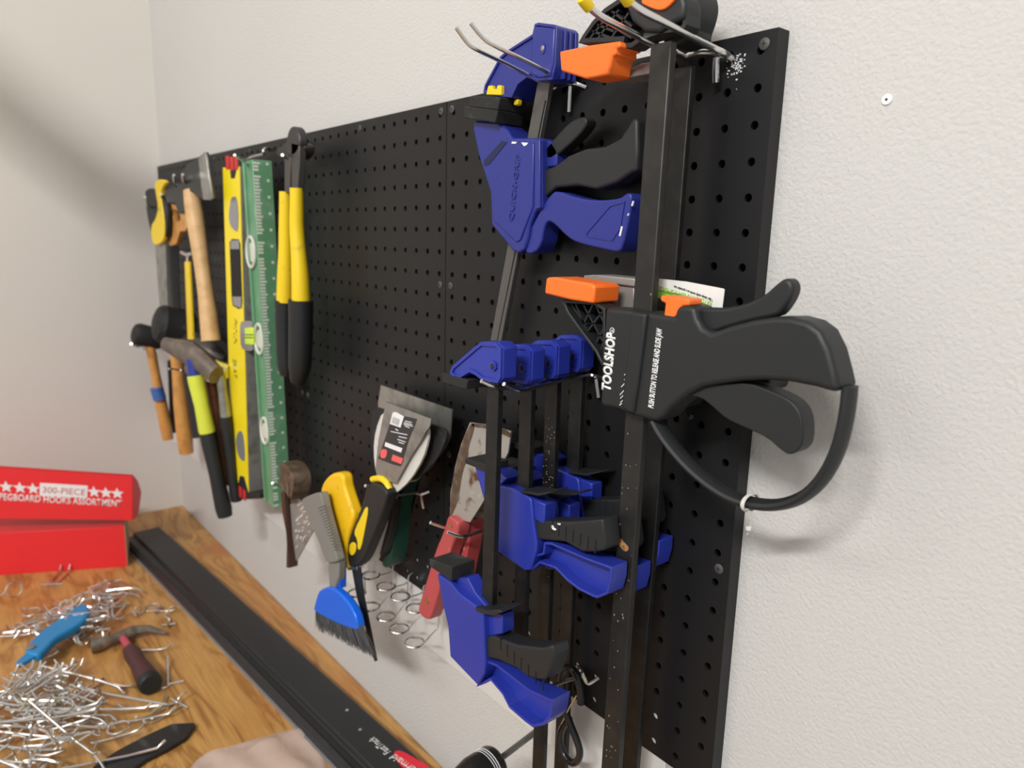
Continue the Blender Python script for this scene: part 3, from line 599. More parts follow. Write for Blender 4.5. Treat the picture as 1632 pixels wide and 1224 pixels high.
M().lathe(s0, s1, [(0, .13), (1, .13)], 14).build('shaft', STEEL, t)
h0 = s0 - hv * .05; h1 = s0 + hv * 4.2
M().lathe(h0, h1, [(0, .40), (.03, .66), (.06, .74), (.3, .80), (.45, .70), (.6, .55), (.8, .6), (1, .4)], 24).build('handle', mat('black_gloss2', (.015, .015, .015), .3), t)
for k in (.12, .145, .17):
    a = h0 + (h1 - h0) * k; M().lathe(a, a + hv * .03, [(0, .775), (1, .78)], 24).build('white_ring', WHITE, t)

# ---------------------------------------------------------------- scrapers
YP = -2.75
t = thing('putty_knife', 'steel putty knife with yellow and black grip and black barcode sticker', 'putty knife', P(610, 790, YP), 'scrapers')
bl = M().prism(O(K7B, YP + .35, [(262, 190), (602, 318), (592, 370), (440, 600), (330, 800), (195, 748), (183, 690), (205, 480)]), YP + .33, YP + .40).build('blade', STEEL, t)
stk = M().prism(O(KL, YP + .32, [(350, 185), (560, 260), (770, 310), (740, 400), (690, 530), (640, 640), (580, 830), (500, 1120), (480, 1150), (330, 1110), (85, 1010), (150, 830), (240, 560), (300, 380)]), YP + .31, YP + .335).build('sticker', DKPRT, bl); stk['label'] = 'black product sticker'
yl = YP + .30
M().prism(O(KL, yl, [(345, 190), (400, 185), (545, 265), (480, 460), (295, 395)]), yl - .005, yl + .01).build('barcode_patch', WHITE, stk)
q = M()
for k in range(9): 
    a = P(595 + (355 + k * 14) / 11.13, 640 + (270 + k * 6) / 11.13, yl - .01); b = P(595 + (330 + k * 14) / 11.13, 640 + (380 + k * 6) / 11.13, yl - .01); q.tube([a, b], .008, 4)
q.build('barcode_line', DKPRT, stk)
M().prism(O(KL, yl, [(215, 720), (515, 830), (490, 905), (200, 790)]), yl - .005, yl + .01).build('white_word_band', WHITE, stk)
M().prism(smooth(O(KL, yl, [(150, 840), (235, 850), (245, 920), (210, 1010), (130, 1000), (120, 920)]), 1), yl - .005, yl + .01).build('red_badge', PINKR, stk)
M().prism(O(KL, yl, [(345, 940), (530, 1010), (495, 1110), (318, 1040)]), yl - .005, yl + .01).build('red_patch', PINKR, stk)
q = M()
for (a, b, c_, d_) in ((310, 530, 600, 590), (450, 620, 590, 650), (430, 670, 570, 720), (450, 720, 540, 750), (560, 345, 680, 370), (545, 375, 690, 410), (540, 400, 700, 440), (560, 430, 640, 465), (395, 485, 440, 520)):
    A = P(595 + a / 11.13, 640 + b / 11.13, yl - .005); B = P(595 + c_ / 11.13, 640 + d_ / 11.13, yl - .005); q.tube([A, B], .02, 4)
q.build('small_print', WHITE, stk)
hg = O(K3, YP + .2, [(425, 462), (450, 445), (490, 462), (515, 490), (503, 540), (480, 605), (440, 705), (408, 780), (375, 808), (345, 802), (332, 765), (340, 700), (375, 620), (408, 530)])
M().prism(smooth(hg, 1), YP, YP + .6).build('handle', BLK, t, bev=.17, seg=4)
plabel(M().tube(smooth([tuple(P(430 + a / 2.66, 600 + b / 2.66, YP + .3)) for a, b in ((436, 436), (470, 430), (498, 450), (508, 478))], 2, False), .16, 10).build('collar', YELLOW, t), 'yellow collar')
plabel(M().prism(smooth(O(K3, YP - .02, [(408, 550), (418, 562), (405, 640), (385, 735), (373, 733), (372, 690), (358, 668), (365, 640), (390, 590)]), 1), YP - .04, YP + .1).build('grip_inlay', YELLOW, t, bev=.02), 'yellow teardrop inlay')
plabel(M().prism(smooth(O(K3, YP - .02, [(350, 700), (366, 710), (364, 745), (348, 762), (337, 745), (338, 715)]), 1), YP - .04, YP + .1).build('grip_button', YELLOW, t, bev=.02), 'yellow oval inlay')
t = thing('plastic_scraper', 'white plastic scraper with flared blade, directly behind the barcode putty knife', 'scraper', P(640, 790, YP + .9), 'scrapers')
M().prism(smooth(O(K7B, YP + .55, [(235, 255), (300, 300), (545, 372), (578, 382), (575, 480), (535, 620), (440, 780), (330, 880), (290, 880), (240, 800), (185, 745), (163, 560), (180, 400)]), 1), YP + .55, YP + .68).build('blade', WHITEP, t, bev=.02)
M().prism(OT(K3, YP + .55, YP + 1.1, [(470, 515), (525, 512), (508, 620), (470, 765), (455, 782), (420, 782), (440, 700)]), YP + .55, YP + 1.1).build('handle', WHITEP, t, bev=.08)
t = thing('plastic_scraper', 'black flexible scraper behind the white plastic one', 'scraper', P(655, 790, YP + 1.3), 'scrapers')
M().prism(smooth(O(K7B, YP + 1.0, [(168, 225), (232, 245), (420, 300), (640, 370), (715, 400), (712, 470), (660, 590), (590, 680), (500, 768), (420, 790), (250, 780), (150, 520), (145, 350)]), 1), YP + 1.0, YP + 1.12).build('blade', RUB, t, bev=.02)
M().prism(O(K3, YP + 1.1, [(495, 540), (535, 520), (520, 640), (495, 740), (475, 760), (470, 740)]), YP + 1.0, YP + 1.4).build('handle', BLK, t, bev=.05)
t = thing('taping_knife', 'widest steel taping knife with a dark green handle, rearmost of the scrapers', 'taping knife', P(660, 790, -.9), 'scrapers')
M().prism(O(K7B, -1.0, [(220, 65), (755, 248), (742, 450), (700, 540), (600, 680), (480, 790), (350, 790), (250, 700), (205, 500), (200, 200)]), -1.0, -.94).build('blade', STEEL, t)
M().prism(smooth(OT(K3, -1.35, -.45, [(560, 465), (590, 445), (618, 450), (600, 560), (588, 700), (575, 772), (552, 797), (515, 792), (495, 775), (487, 750), (520, 640), (540, 540)]), 1), -1.35, -.45).build('handle', GREEND, t, bev=.2, seg=4)
# red handled pair
t = thing('putty_knife', 'rust-stained steel scraper with red handle and brass hanging eye, front of the red pair', 'putty knife', P(735, 830, -1.7), 'red scrapers')
M().prism(O(K3, -1.6, [(850, 195), (935, 205), (1024, 232), (1012, 320), (960, 430), (900, 540), (850, 618), (765, 592), (768, 490), (788, 380), (812, 290)]), -1.62, -1.55).build('blade', RUSTY, t)
M().prism(smooth(O(K3, -1.63, [(850, 197), (870, 200), (862, 240), (842, 300), (838, 350), (818, 400), (806, 470), (800, 520), (785, 560), (770, 590), (764, 588), (768, 490), (788, 380), (812, 290)]), 1), -1.635, -1.60).build('rust_stain', RUSTD, t)
M().prism(smooth(O(K3, -1.63, [(855, 197), (930, 206), (1022, 233), (1018, 262), (1000, 250), (930, 222), (860, 214)]), 1), -1.635, -1.60).build('rust_stain', RUSTD, t)
M().prism(smooth(OT(K3, -1.95, -1.25, [(755, 592), (785, 588), (820, 605), (848, 625), (850, 660), (825, 700), (795, 800), (760, 930), (735, 1002), (718, 1018), (680, 1012), (643, 988), (635, 955), (665, 860), (700, 740), (738, 650)]), 1), -1.95, -1.25).build('handle', REDH, t, bev=.15, seg=4)
for (a, b, r) in ((767, 630, .11), (666, 952, .15)):
    c = P(430 + a / 2.66, 600 + b / 2.66, -1.95); M().lathe((c.x, -1.9, c.z), (c.x, -1.98, c.z), [(0, r), (1, r)], 14).build('brass_eye', BRASS, t)
t = thing('putty_knife', 'second red-handled scraper hidden behind the rust-stained one', 'putty knife', P(760, 830, -.9), 'red scrapers')
M().prism(O(K3, -.9, [(880, 230), (1020, 250), (1010, 330), (960, 480), (920, 600), (870, 600), (860, 420)]), -.9, -.84).build('blade', RUSTY, t)
M().prism(smooth(OT(K3, -1.2, -.5, [(850, 615), (880, 598), (905, 615), (902, 680), (880, 790), (855, 890), (810, 880), (795, 820), (820, 720)]), 1), -1.2, -.5).build('handle', REDH, t, bev=.15, seg=4)

# ---------------------------------------------------------------- saw, brush, square
YJ = -2.9
t = thing('jab_saw', 'jab saw with fat yellow handle and thin black blade pointing down', 'saw', P(560, 800, YJ))
M().prism(smooth(O(KY, YJ + .25, [(718, 235), (740, 170), (790, 105), (850, 72), (915, 78), (938, 130), (945, 210), (1005, 390), (1038, 480), (1030, 560), (985, 680), (960, 800), (965, 930), (985, 995), (940, 1008), (890, 975), (850, 830), (795, 650), (750, 460), (725, 340)]), 1), YJ, YJ + .65).build('handle', YEL2, t, bev=.2, seg=4)
M().prism(O(KR, YJ + .3, [(180, 545), (238, 540), (262, 740), (290, 880), (352, 1195), (340, 1200), (275, 960), (215, 745)]), YJ + .27, YJ + .35).build('blade', BLK, t)
M().prism(O(KR, YJ + .35, [(150, 535), (225, 535), (225, 560), (160, 560)]), YJ + .25, YJ + .65).build('ferrule', ZINC, t, bev=.03)
YR = -3.6
t = thing('hand_brush', 'hand brush with ribbed grey handle, bright blue head and dark bristles', 'brush', P(525, 880, YR))
hb = O(KY, YR + .15, [(512, 345), (560, 310), (690, 262), (712, 300), (735, 430), (800, 660), (868, 920), (862, 950), (760, 955), (735, 880), (680, 740), (600, 560), (545, 430)])
hbo = M().prism(smooth(hb, 1), YR, YR + .45).build('handle', GREYP, t, bev=.1, seg=3)
q = M()
for k in range(16):
    a = P(400 + (655 + k * 10.5) / 6.12, 740 + (430 + k * 27) / 6.12, YR - .01); b = P(400 + (735 + k * 8.5) / 6.12, 740 + (395 + k * 27) / 6.12, YR - .01); q.tube([a, b], .022, 5)
q.build('grip_rib', mat('rib_grey', (.12, .12, .11), .6), hbo)
M().prism(O(K3, YR + .15, [(243, 762), (292, 765), (290, 850), (275, 905), (252, 905)]), YR + .15, YR + .6).build('neck', GREYP, t, bev=.08)
M().prism(O(K3, YR + .3, [(280, 790), (296, 790), (296, 900), (280, 900)]), YR + .3, YR + .7).build('blue_stay', BRBLUE, t, bev=.04)
M().prism(smooth(OT(K3, YR, YR + .4, [(187, 975), (200, 925), (215, 903), (265, 885), (330, 930), (380, 990), (405, 1062), (385, 1070), (300, 1042), (200, 990)]), 1), YR, YR + .45).build('head', BRBLUE, t, bev=.1, seg=3)
q = M(); rb = random.Random(3)
for k in range(520):
    f = rb.random(); a0 = P(430 + (195 + 205 * f) / 2.66, 600 + (985 + 80 * f + rb.uniform(-4, 2)) / 2.66, YR + rb.uniform(.05, .42))
    g = f + rb.uniform(-.05, .05); a1 = P(430 + (205 + 240 * g) / 2.66, 600 + (1072 + 118 * g + rb.uniform(-26, 8)) / 2.66, a0.y + rb.uniform(-.15, .15))
    q.tube([a0, (a0 + a1) / 2 + Vector((rb.uniform(-.04, .04), 0, 0)), a1], [.022, .02, .008], 4)
o = q.build('bristles', BRIST, t); o['kind'] = 'stuff'
t = thing('try_square', 'rusty brown square with a white-marked triangular scale, left of the hand brush', 'square', P(470, 790, -2.2))
M().prism(smooth(OT(KY, -3.0, -1.9, [(278, 10), (320, -30), (430, -5), (500, 60), (570, 130), (580, 240), (530, 325), (490, 378), (435, 300), (330, 195), (288, 120)]), 1), -3.0, -1.9).build('stock', RUSTD, t, bev=.1, seg=3)
M().prism(OT(KY, -2.8, -2.2, [(318, 250), (372, 262), (395, 450), (440, 690), (432, 985), (420, 1000), (370, 942), (335, 500)]), -2.8, -2.2).build('fence', mat('brown_fence', (.07, .035, .025), .4, metal=.3), t, bev=.05)
sq = M().prism(O(KY, -2.5, [(372, 262), (440, 330), (515, 372), (545, 480), (622, 620), (440, 945), (405, 700)]), -2.5, -2.42).build('scale_plate', GREYM, t)
q = M(); rr = random.Random(5)
for k in range(46):
    f = rr.random(); g = rr.random()
    a = Vector((430 + 90 * g + 60 * f * g, 380 + 480 * f * (1 - .45 * g)))
    A = P(400 + a.x / 6.12, 740 + a.y / 6.12, -2.51); B = P(400 + (a.x + rr.choice((4, 14, 20))) / 6.12, 740 + (a.y - rr.choice((4, 16, 24))) / 6.12, -2.51)
    q.tube([A, B], .025, 4)
q.build('scale_mark', WHITE, sq)
# ring holders under the boards
def ring_hook(label, u1, v1, u2, v2, r=.47):
    c1 = P(u1, v1, -1.4); c2 = P(u2, v2, -1.9)
    t = thing('ring_holder', label, 'tool holder', (c1.x, 0, -23.5), 'wire ring tool holders')
    for c, nm in ((c1, 'upper'), (c2, 'lower')):
        M().tube([(c.x + r * 1.0 * math.cos(k * math.pi / 12), c.y + r * math.sin(k * math.pi / 12), c.z) for k in range(24)], .055, 8, True).build('ring', ZINC, t)
    q = M(); bx = c1.x + .35
    wire(q, [(bx, .06, -23.4), (bx, -.25, -23.5), (bx, -.25, c1.z - .02), (c1.x + r * .7, c1.y + r * .7, c1.z)], .045, 8, 1)
    wire(q, [(bx, -.25, c1.z), (bx, -.3, c2.z), (bx, -.5, c2.z), (c2.x + r * .7, c2.y + r * .7, c2.z)], .045, 8, 1)
    q.build('frame_wire', ZINC, t)
ring_hook('wire ring holder farthest left, just right of the jab saw blade', 591, 917, 591, 967)
ring_hook('wire ring holder second from the jab saw blade', 615, 935, 616, 983)
ring_hook('wire ring holder third from the jab saw blade', 638, 951, 637, 1002)
ring_hook('wire ring holder nearest the red-handled scrapers, rightmost', 663, 970, 661, 1024)
ring_hook('wire ring holder hidden behind the jab saw, around its blade', 553, 893, 569, 945)

# ---------------------------------------------------------------- cutter
YQ = -2.0
t = thing('hand_cutter', 'long-armed cutter with yellow arms and black grips, right of the green level', 'cutter', P(466, 400, YQ))
M().prism(smooth(O(K1, YQ, [(972, 230), (985, 130), (1003, 88), (1022, 78), (1045, 98), (1060, 150), (1060, 215), (1030, 262), (1000, 262)]), 1), YQ, YQ + .5).build('cutter_head', mat('dark_steel', (.06, .057, .055), .45, metal=.6), t, bev=.08)
M().prism(smooth(O(K1, YQ + .3, [(918, 232), (950, 205), (985, 180), (1085, 180), (1097, 215), (1080, 268), (1040, 285), (975, 278), (935, 268)]), 1), YQ + .25, YQ + .9).build('pivot_block', mat('dark_steel2', (.04, .038, .036), .45, metal=.5), t, bev=.06)
for k in (0, 1):
    ar = O(K1, YQ, [(968, 265), (1005, 270), (1002, 490), (968, 480)] if k == 0 else [(1010, 180), (1058, 190), (1060, 300), (1048, 480), (1012, 480)])
    a = M().prism(ar, YQ, YQ + .4).build('arm', mat('dark_steel3', (.09, .082, .078), .4, metal=.6), t, bev=.05)
    def kp(kk, pts): return [tuple(P(kk[0] + u / kk[2], kk[1] + v / kk[2], YQ + .2 - .15 * k)) for u, v in pts]
    sl = kp(K1, [(976, 480), (978, 560), (977, 700), (978, 850), (976, 1000), (974, 1150)] if k == 0 else [(1042, 458), (1044, 560), (1043, 700), (1055, 850), (1066, 1000), (1070, 1143)])
    M().tube(smooth(sl, 1, False), [.36, .38, .40, .42, .48, .52], 14).build('arm_sleeve', YELLOW, t)
    gr = kp(K2, [(862, -6), (862, 100), (864, 250), (868, 370), (869, 402)] if k == 0 else [(950, -6), (950, 100), (948, 250), (944, 380), (930, 432)])
    M().tube(smooth(gr, 1, False), [.58, .55, .52, .5, .34] if k == 0 else [.70, .68, .68, .66, .42], 14).build('grip', BLK, t)

# ---------------------------------------------------------------- green level
YG0, YG1 = -2.25, -1.05
fl = O(KK, YG0, [(385, 257), (402, 249), (436, 811), (421, 806)])
t = thing('spirit_level', 'long green aluminium level with white ruler ticks and round vials', 'level', (fl[3][0], -1.6, fl[3][1]), 'spirit levels')
xl_t, zt0 = fl[0]; xr_t, _ = fl[1]; xr_b, zb0 = fl[2]; xl_b, _ = fl[3]
q = M(); fw = .28
# web and two flanges (I section)
q.prism([(xl_t + .2, zt0), (xr_t - .2, zt0), (xr_b - .2, zb0), (xl_b + .2, zb0)], YG0 + .14, YG1 - .35); q.build('web', GREEN, t)
M().prism([(xl_t, zt0), (xl_t + fw, zt0), (xl_b + fw, zb0), (xl_b, zb0)], YG0, YG1).build('flange', GREEN, t, bev=.03)
fr_ = M().prism([(xr_t - fw, zt0), (xr_t, zt0), (xr_b, zb0), (xr_b - fw, zb0)], YG0, YG1).build('flange', GREEN, t, bev=.03); fr_['label'] = 'ruled flange with white ticks'
q = M()
H = zt0 - zb0; nt_ = 110
for k in range(nt_):
    z = zt0 - .2 - k * (H - .4) / (nt_ - 1); f = (zt0 - z) / H; x = xr_t + (xr_b - xr_t) * f
    if rr.random() < .93: q.box((x, YG0 + .03, z - .065), (x + .012, YG0 + (.34 if k % 4 else .44), z + .065))
    if k % 5 == 0: q.box((x, YG1 - .38, z - .08), (x + .012, YG1 - .22, z + .08))
q.build('ruler_tick', mat('tick_white', (.62, .66, .58), .5), fr_)
for (u, v, rad) in ((404, 402, .95), (417, 540, .95), (426, 686, .85)):
    c = P(u, v, YG0 + .2)
    o = M().tube([(c.x + rad * .72 * math.cos(a * math.pi / 12), YG0 + .04, c.z + rad * math.sin(a * math.pi / 12)) for a in range(24)], .11, 8, True).build('vial_ring', WHITEP, t)
    M().lathe((c.x, YG0 + .2, c.z), (c.x, YG0 + .06, c.z), [(0, rad * .62), (1, rad * .62)], 20).build('vial_window', mat('vial_white', (.6, .62, .5), .3), o)
# ---------------------------------------------------------------- yellow level
YY0, YY1 = -2.3, -1.2
ft = O(KK, YY0, [(356, 267), (382.5, 265), (397, 785), (371, 770)])
t = thing('spirit_level', 'yellow box level with red and black end caps, left of the green one', 'level', (ft[3][0], -1.7, ft[3][1]), 'spirit levels')
bd = M().prism(ft, YY0, YY1).build('body', GREYM, t, bev=.02); bd['label'] = 'aluminium box body'
yf_ = M().prism(inset(ft, .0), YY0 - .04, YY0 + .01).build('yellow_face', mat('level_yellow', (.88, .70, .012), .35), t)
for pts, m_, nm in (([(645, 520), (662, 508), (680, 515), (690, 620), (686, 722), (672, 722), (640, 690), (630, 620)], CLEARG, 'end_vial'), ):
    M().prism(smooth(O(K1, YY0 - .05, pts), 1), YY0 - .08, YY0).build(nm, m_, t)
M().prism(smooth(O(K2, YY0 - .05, [(598, 760), (610, 710), (630, 700), (642, 740), (650, 860), (635, 868), (610, 830)]), 1), YY0 - .08, YY0).build('end_vial', CLEARG, t)
M().prism(O(K1, YY0 - .05, [(635, 785), (650, 768), (690, 770), (700, 800), (712, 1150), (708, 1190), (690, 1195), (655, 1175), (648, 1130)]), YY0 - .07, YY0).build('hand_slot', DARK, t, bev=.02)
for a in ([(640, 778), (690, 775), (694, 830), (640, 830)], [(650, 1120), (706, 1120), (704, 1190), (660, 1172)]):
    M().prism(O(K1, YY0 - .08, a), YY0 - .085, YY0).build('slot_window', CLEARG, t)
M().prism(smooth(O((350, 480, 7.65), YY0 - .05, [(250, 260), (300, 240), (395, 240), (398, 300), (400, 540), (405, 610), (310, 605), (262, 560), (250, 420)]), 1), YY0 - .07, YY1 - .3).build('centre_housing', CLEARG, t, bev=.03)
plabel(M().prism(O((350, 480, 7.65), YY0 - .12, [(305, 320), (400, 320), (410, 535), (308, 530)]), YY0 - .13, YY0).build('centre_vial', VIAL, t, bev=.05), 'glowing yellow-green vial')
q = M()
for z in (.42, .58):
    a = P(350 + 310 / 7.65, 480 + (320 + 210 * z) / 7.65, YY0 - .14); b = P(350 + 405 / 7.65, 480 + (320 + 212 * z) / 7.65, YY0 - .14); q.tube([a, b], .03, 5)
q.build('vial_line', BLK, t)
M().prism(O(K1, YY0 - .02, [(602, 330), (610, 280), (645, 270), (690, 285), (697, 322), (680, 345), (668, 400), (645, 400), (640, 345)]), YY0 - .06, YY1 + .02).build('end_cap', BLK, t, bev=.03)
q = M()
for k in range(3):
    c = P(200 + (622 + k * 26) / 3.825, 180 + (303 + (k % 2) * 6) / 3.825, YY0 - .07); q.box((c.x - .28, YY0 - .10, c.z - .42), (c.x + .28, YY0 - .05, c.z + .42))
plabel(q.build('red_ribs', mat('red_rubber', (.6, .02, .02), .5), t, bev=.03), 'red ribs of the upper end cap')
M().prism(O(K2, YY0 - .02, [(582, 992), (612, 992), (622, 945), (645, 950), (668, 1035), (730, 1040), (732, 1070), (640, 1075), (600, 1070)]), YY0 - .06, YY1 + .02).build('end_cap', BLK, t, bev=.03)
q = M()
for k in range(3):
    c = P(200 + (600 + k * 22) / 3.4, 480 + (1015 + k * 18) / 3.4, YY0 - .07); q.box((c.x - .25, YY0 - .10, c.z - .4), (c.x + .25, YY0 - .05, c.z + .4))
plabel(q.build('red_ribs', mat('red_rubber', (.6, .02, .02), .5), t, bev=.03), 'red ribs of the lower end cap')
text('SKAT', P(350 + 170 / 7.65, 480 + 700 / 7.65, YY0), P(350 + 178 / 7.65, 480 + 925 / 7.65, YY0), .7, DKPRT, 'marker_lettering', t, lift=.05)
q = M(); rs_ = random.Random(9)
for k in range(14):
    u_, v_ = 185 + rs_.uniform(-10, 30), 215 + k * 22; A = P(350 + u_ / 7.65, 480 + v_ / 7.65, YY0 - .05); B = P(350 + (u_ + rs_.uniform(-20, 20)) / 7.65, 480 + (v_ + rs_.uniform(5, 22)) / 7.65, YY0 - .05); q.tube([A, B], .03, 4)
q.build('marker_scribble', DKPRT, t)

# ---------------------------------------------------------------- hatchet, saws, mallets, hammers
YA = -3.2
t = thing('hatchet', 'hatchet with dark head, worn bright edge and pale wooden handle', 'hatchet', P(310, 400, YA))
M().prism(O(K1B, YA, [(470, 640), (560, 600), (640, 600), (690, 420), (740, 330), (855, 265), (960, 168), (985, 250), (1055, 735), (1035, 757), (935, 747), (870, 700), (800, 650), (720, 660), (715, 900), (640, 920), (600, 790), (500, 790)]), YA, YA + .3).build('head', mat('hatchet_black', (.022, .022, .023), .5, bump=(200, .2, .0006)), t, bev=.05, seg=3)
plabel(M().prism(O(K1B, YA - .02, [(890, 255), (960, 165), (985, 250), (1055, 735), (1035, 757), (950, 750), (925, 600), (905, 400)]), YA - .03, YA + .12).build('cutting_edge', STEEL, t, bev=.03), 'bare worn steel edge')
M().tube(smooth([tuple(P(u, v, YA + .2)) for u, v in ((304, 304), (308, 330), (316, 380), (323, 430), (330, 480), (337, 543))], 1, False), [.5, .62, .58, .52, .55, .68], 14).build('handle', WOODL, t)
YS = -2.6
t = thing('hand_saw', 'hand saw with yellow and black handle, hanging highest in the wall corner', 'saw', P(240, 340, YS), 'hand saws')
M().prism(smooth(O(K1, YS, [(108, 480), (125, 460), (165, 458), (200, 470), (240, 560), (245, 700), (235, 770), (160, 785), (138, 700), (120, 600)]), 1), YS + .1, YS + .5).build('handle', BLK, t, bev=.1, seg=3)
plabel(M().prism(smooth(O(K1, YS, [(175, 432), (195, 404), (230, 408), (243, 425), (215, 462), (212, 520), (225, 600), (235, 690), (232, 775), (205, 800), (180, 810), (160, 785), (152, 690), (185, 640), (198, 570), (185, 500)]), 1), YS, YS + .35).build('handle_shell', YELLOW, t, bev=.08), 'yellow shell of the handle')
M().prism(O(K1, YS + .4, [(182, 805), (245, 790), (252, 1000), (262, 1240), (215, 1240), (195, 1000)]), YS + .38, YS + .44).build('blade', STEEL, t)
YV = -2.0
t = thing('hand_saw', 'hand saw with orange wooden loop handle and dark blade, left of the hatchet', 'saw', P(280, 340, YV), 'hand saws')
ho = O(K1, YV, [(240, 545), (270, 552), (320, 572), (340, 600), (372, 640), (382, 690), (360, 722), (330, 722), (318, 760), (305, 800), (270, 812), (250, 790), (255, 720), (262, 690), (245, 630)])
hi = O(K1, YV, [(285, 585), (295, 588), (310, 595), (322, 610), (330, 630), (332, 650), (326, 660), (316, 662), (308, 662), (302, 658), (296, 650), (290, 640), (287, 625), (285, 612), (284, 598)])
M().ring(ho, hi, YV, YV + .45).build('handle', WOODO, t, bev=.08)
M().prism(O(K1, YV + .4, [(250, 800), (318, 790), (325, 1000), (335, 1280), (262, 1280), (250, 1000)]), YV + .36, YV + .44).build('blade', mat('dark_blade', (.035, .037, .042), .3, metal=.7), t)
M().prism(O(K1, YV + .2, [(235, 480), (260, 450), (330, 460), (355, 520), (352, 600), (320, 575), (245, 545)]), YV + .1, YV + .7).build('upper_horn', BLK, t, bev=.08)
t = thing('slim_file', 'slim yellow rod with a silver T-shaped top, hanging left of the hatchet handle', 'tool', P(302, 470, -2.2))
M().prism(O(KK, -2.2, [(296, 417), (303, 417), (309, 541), (301, 541)]), -2.3, -2.12).build('rod', YELLOW, t, bev=.03)
M().tube(px((290, 402, -2.3), (298, 406, -2.25), (308, 404, -2.2)), .16, 8).tube(px((300, 405, -2.2), (299, 418, -2.2)), .12, 8).build('crosspiece', ZINC, t)
def mallet(label, c0, c1, r, h0, h1, hr, headmat, hmat, group='mallets and hammers', name='mallet', prof=None, cat='mallet'):
    t = thing(name, label, cat, (Vector(h0) + Vector(h1)) / 2, group)
    M().lathe(c0, c1, prof or [(0, r * .55), (.06, r * .85), (.2, r), (.5, r * .92), (.8, r), (.94, r * .85), (1, r * .55)], 20).build('head', headmat, t)
    M().tube([Vector(h0) + (Vector(h1) - Vector(h0)) * f for f in (0, .1, .35, .6, .85, 1)], [hr * k for k in (.85, .85, .8, 1.05, 1.1, 1.0)], 12).build('handle', hmat, t)
    return t
def PXx(u, v, x):
    d = RM.T @ np.array([(u - 816) / FPX, (v - 612) / FPX, 1.0]); return Vector(CP + d * (x - CP[0]) / d[0])
mt_ = mallet('small black rubber mallet with wooden handle, farthest left', PXx(211, 532, -59), PXx(262, 540, -59), 1.05, PXx(238, 545, -59), PXx(268, 700, -59), .48, RUB, WOODO)
cc_ = PXx(256, 630, -58.5)
M().lathe(PXx(249, 618, -58.7), PXx(255, 636, -58.7), [(0, .54), (1, .56)], 12).build('handle_sticker', mat('sticker_blue', (.05, .14, .42), .5), mt_)
mallet('large black rubber mallet with thick orange wooden handle', PXx(246, 514, -54), PXx(308, 524, -54), 1.62, PXx(276, 520, -54), PXx(297, 722, -54), .60, RUB, WOODO)
hs = mat('brown_steel', (.16, .13, .11), .5, metal=.6, bump=(200, .3, .0006), var=[((.24, .19, .16), 50, .45, .65)])
def hammer(label, k, hp_, y0, y1, handle, hr, hmats, pts_claw=None, hm=None):
    t = thing('hammer', label, 'hammer', (Vector(handle[0]) + Vector(handle[-1])) / 2, 'mallets and hammers')
    M().tube(smooth([tuple(p) for p in hp_], 1, False), y0, 12, sq=((0, 0, 1), 1.25)).build('head', hm or hs, t)
    for i, (f0, f1, m_, nm) in enumerate(hmats):
        a = Vector(handle[0]); d = Vector(handle[1]) - a; M().tube([a + d * (f0 + (f1 - f0) * s_) for s_ in (0, .1, .5, .9, 1)], [hr * kk for kk in ((.8, .85, .85, 1, 1) if i == 0 else (1.1, 1.15, 1.0, 1.15, 1.0))], 12).build(nm, m_, t)
    return t
hammer('hammer with fluorescent yellow shaft and long black grip, rusty claw head', None, [P(263, 548, -5.2), P(285, 556, -4.6), P(310, 566, -4.1), P(345, 598, -3.4)], [.4, .62, .75, .55], 1,
       (P(306, 572, -4.4), P(359, 823, -3.2)), .5, [(0, .12, mat('blue_neck', (.02, .035, .25), .4), 'blue_neck'), (.10, .48, LIME, 'shaft'), (.46, 1, BLK, 'grip')])
hammer('hammer with brown wooden handle, behind the yellow-shafted one', None, [P(312, 556, -3.2), P(335, 566, -2.6), P(352, 578, -2.0)], [.7, .85, .6], 1, (P(332, 590, -3.2), P(362, 772, -2.6)), .45, [(0, 1, WOODB, 'handle')], hm=mat('dark_steel4', (.10, .09, .08), .45, metal=.6))
hammer('claw hammer with polished neck and slim black grip beside the yellow level', None, [P(333, 600, -3.4), P(340, 588, -3.2), P(352, 584, -2.9), P(358, 600, -2.6)], [.55, .45, .5, .35], 1, (P(350, 585, -3.0), P(377, 798, -2.4)), .38,
       [(0, .38, STEEL, 'neck'), (.36, 1, BLK, 'grip')], hm=ZINC)
hammer('heavy dark steel hammer hanging behind the large mallet handle', None, [P(272, 550, -1.3), P(300, 548, -1.1), P(350, 562, -.9)], [.6, 1.0, .8], 1, (P(272, 575, -1.2), P(277, 688, -1.0)), .35, [(0, 1, BLK, 'handle')], hm=mat('dark_steel5', (.07, .065, .06), .5, metal=.5))
hammer('dark-handled hammer hanging between the large mallet handle and the yellow shaft', None, [P(300, 590, -2.8), P(312, 586, -2.4), P(322, 590, -2.0)], [.4, .5, .4], 1, (P(303, 590, -2.5), P(322, 696, -2.2)), .7, [(0, 1, RUB, 'handle')], hm=hs)

# ---------------------------------------------------------------- workbench and things on it
t = thing('workbench', 'plywood-topped workbench standing in the corner under the pegboard', 'workbench', (-35, -12, -70))
M().box((XL + .05, -27, ZT - .75), (-2, YW - .05, ZT)).build('plywood_top', PLY, t, bev=.04)
for x in (-63, -34, -5):
    for y in (-25.5, -2.5): M().box((x - 1.75, y - 1.75, -70), (x + 1.75, y + 1.75, ZT - .75)).build('leg', WOODL, t)
M().box((XL + 1, -26.5, ZT - 4.25), (-3, -25, ZT - .75)).build('apron', WOODL, t)
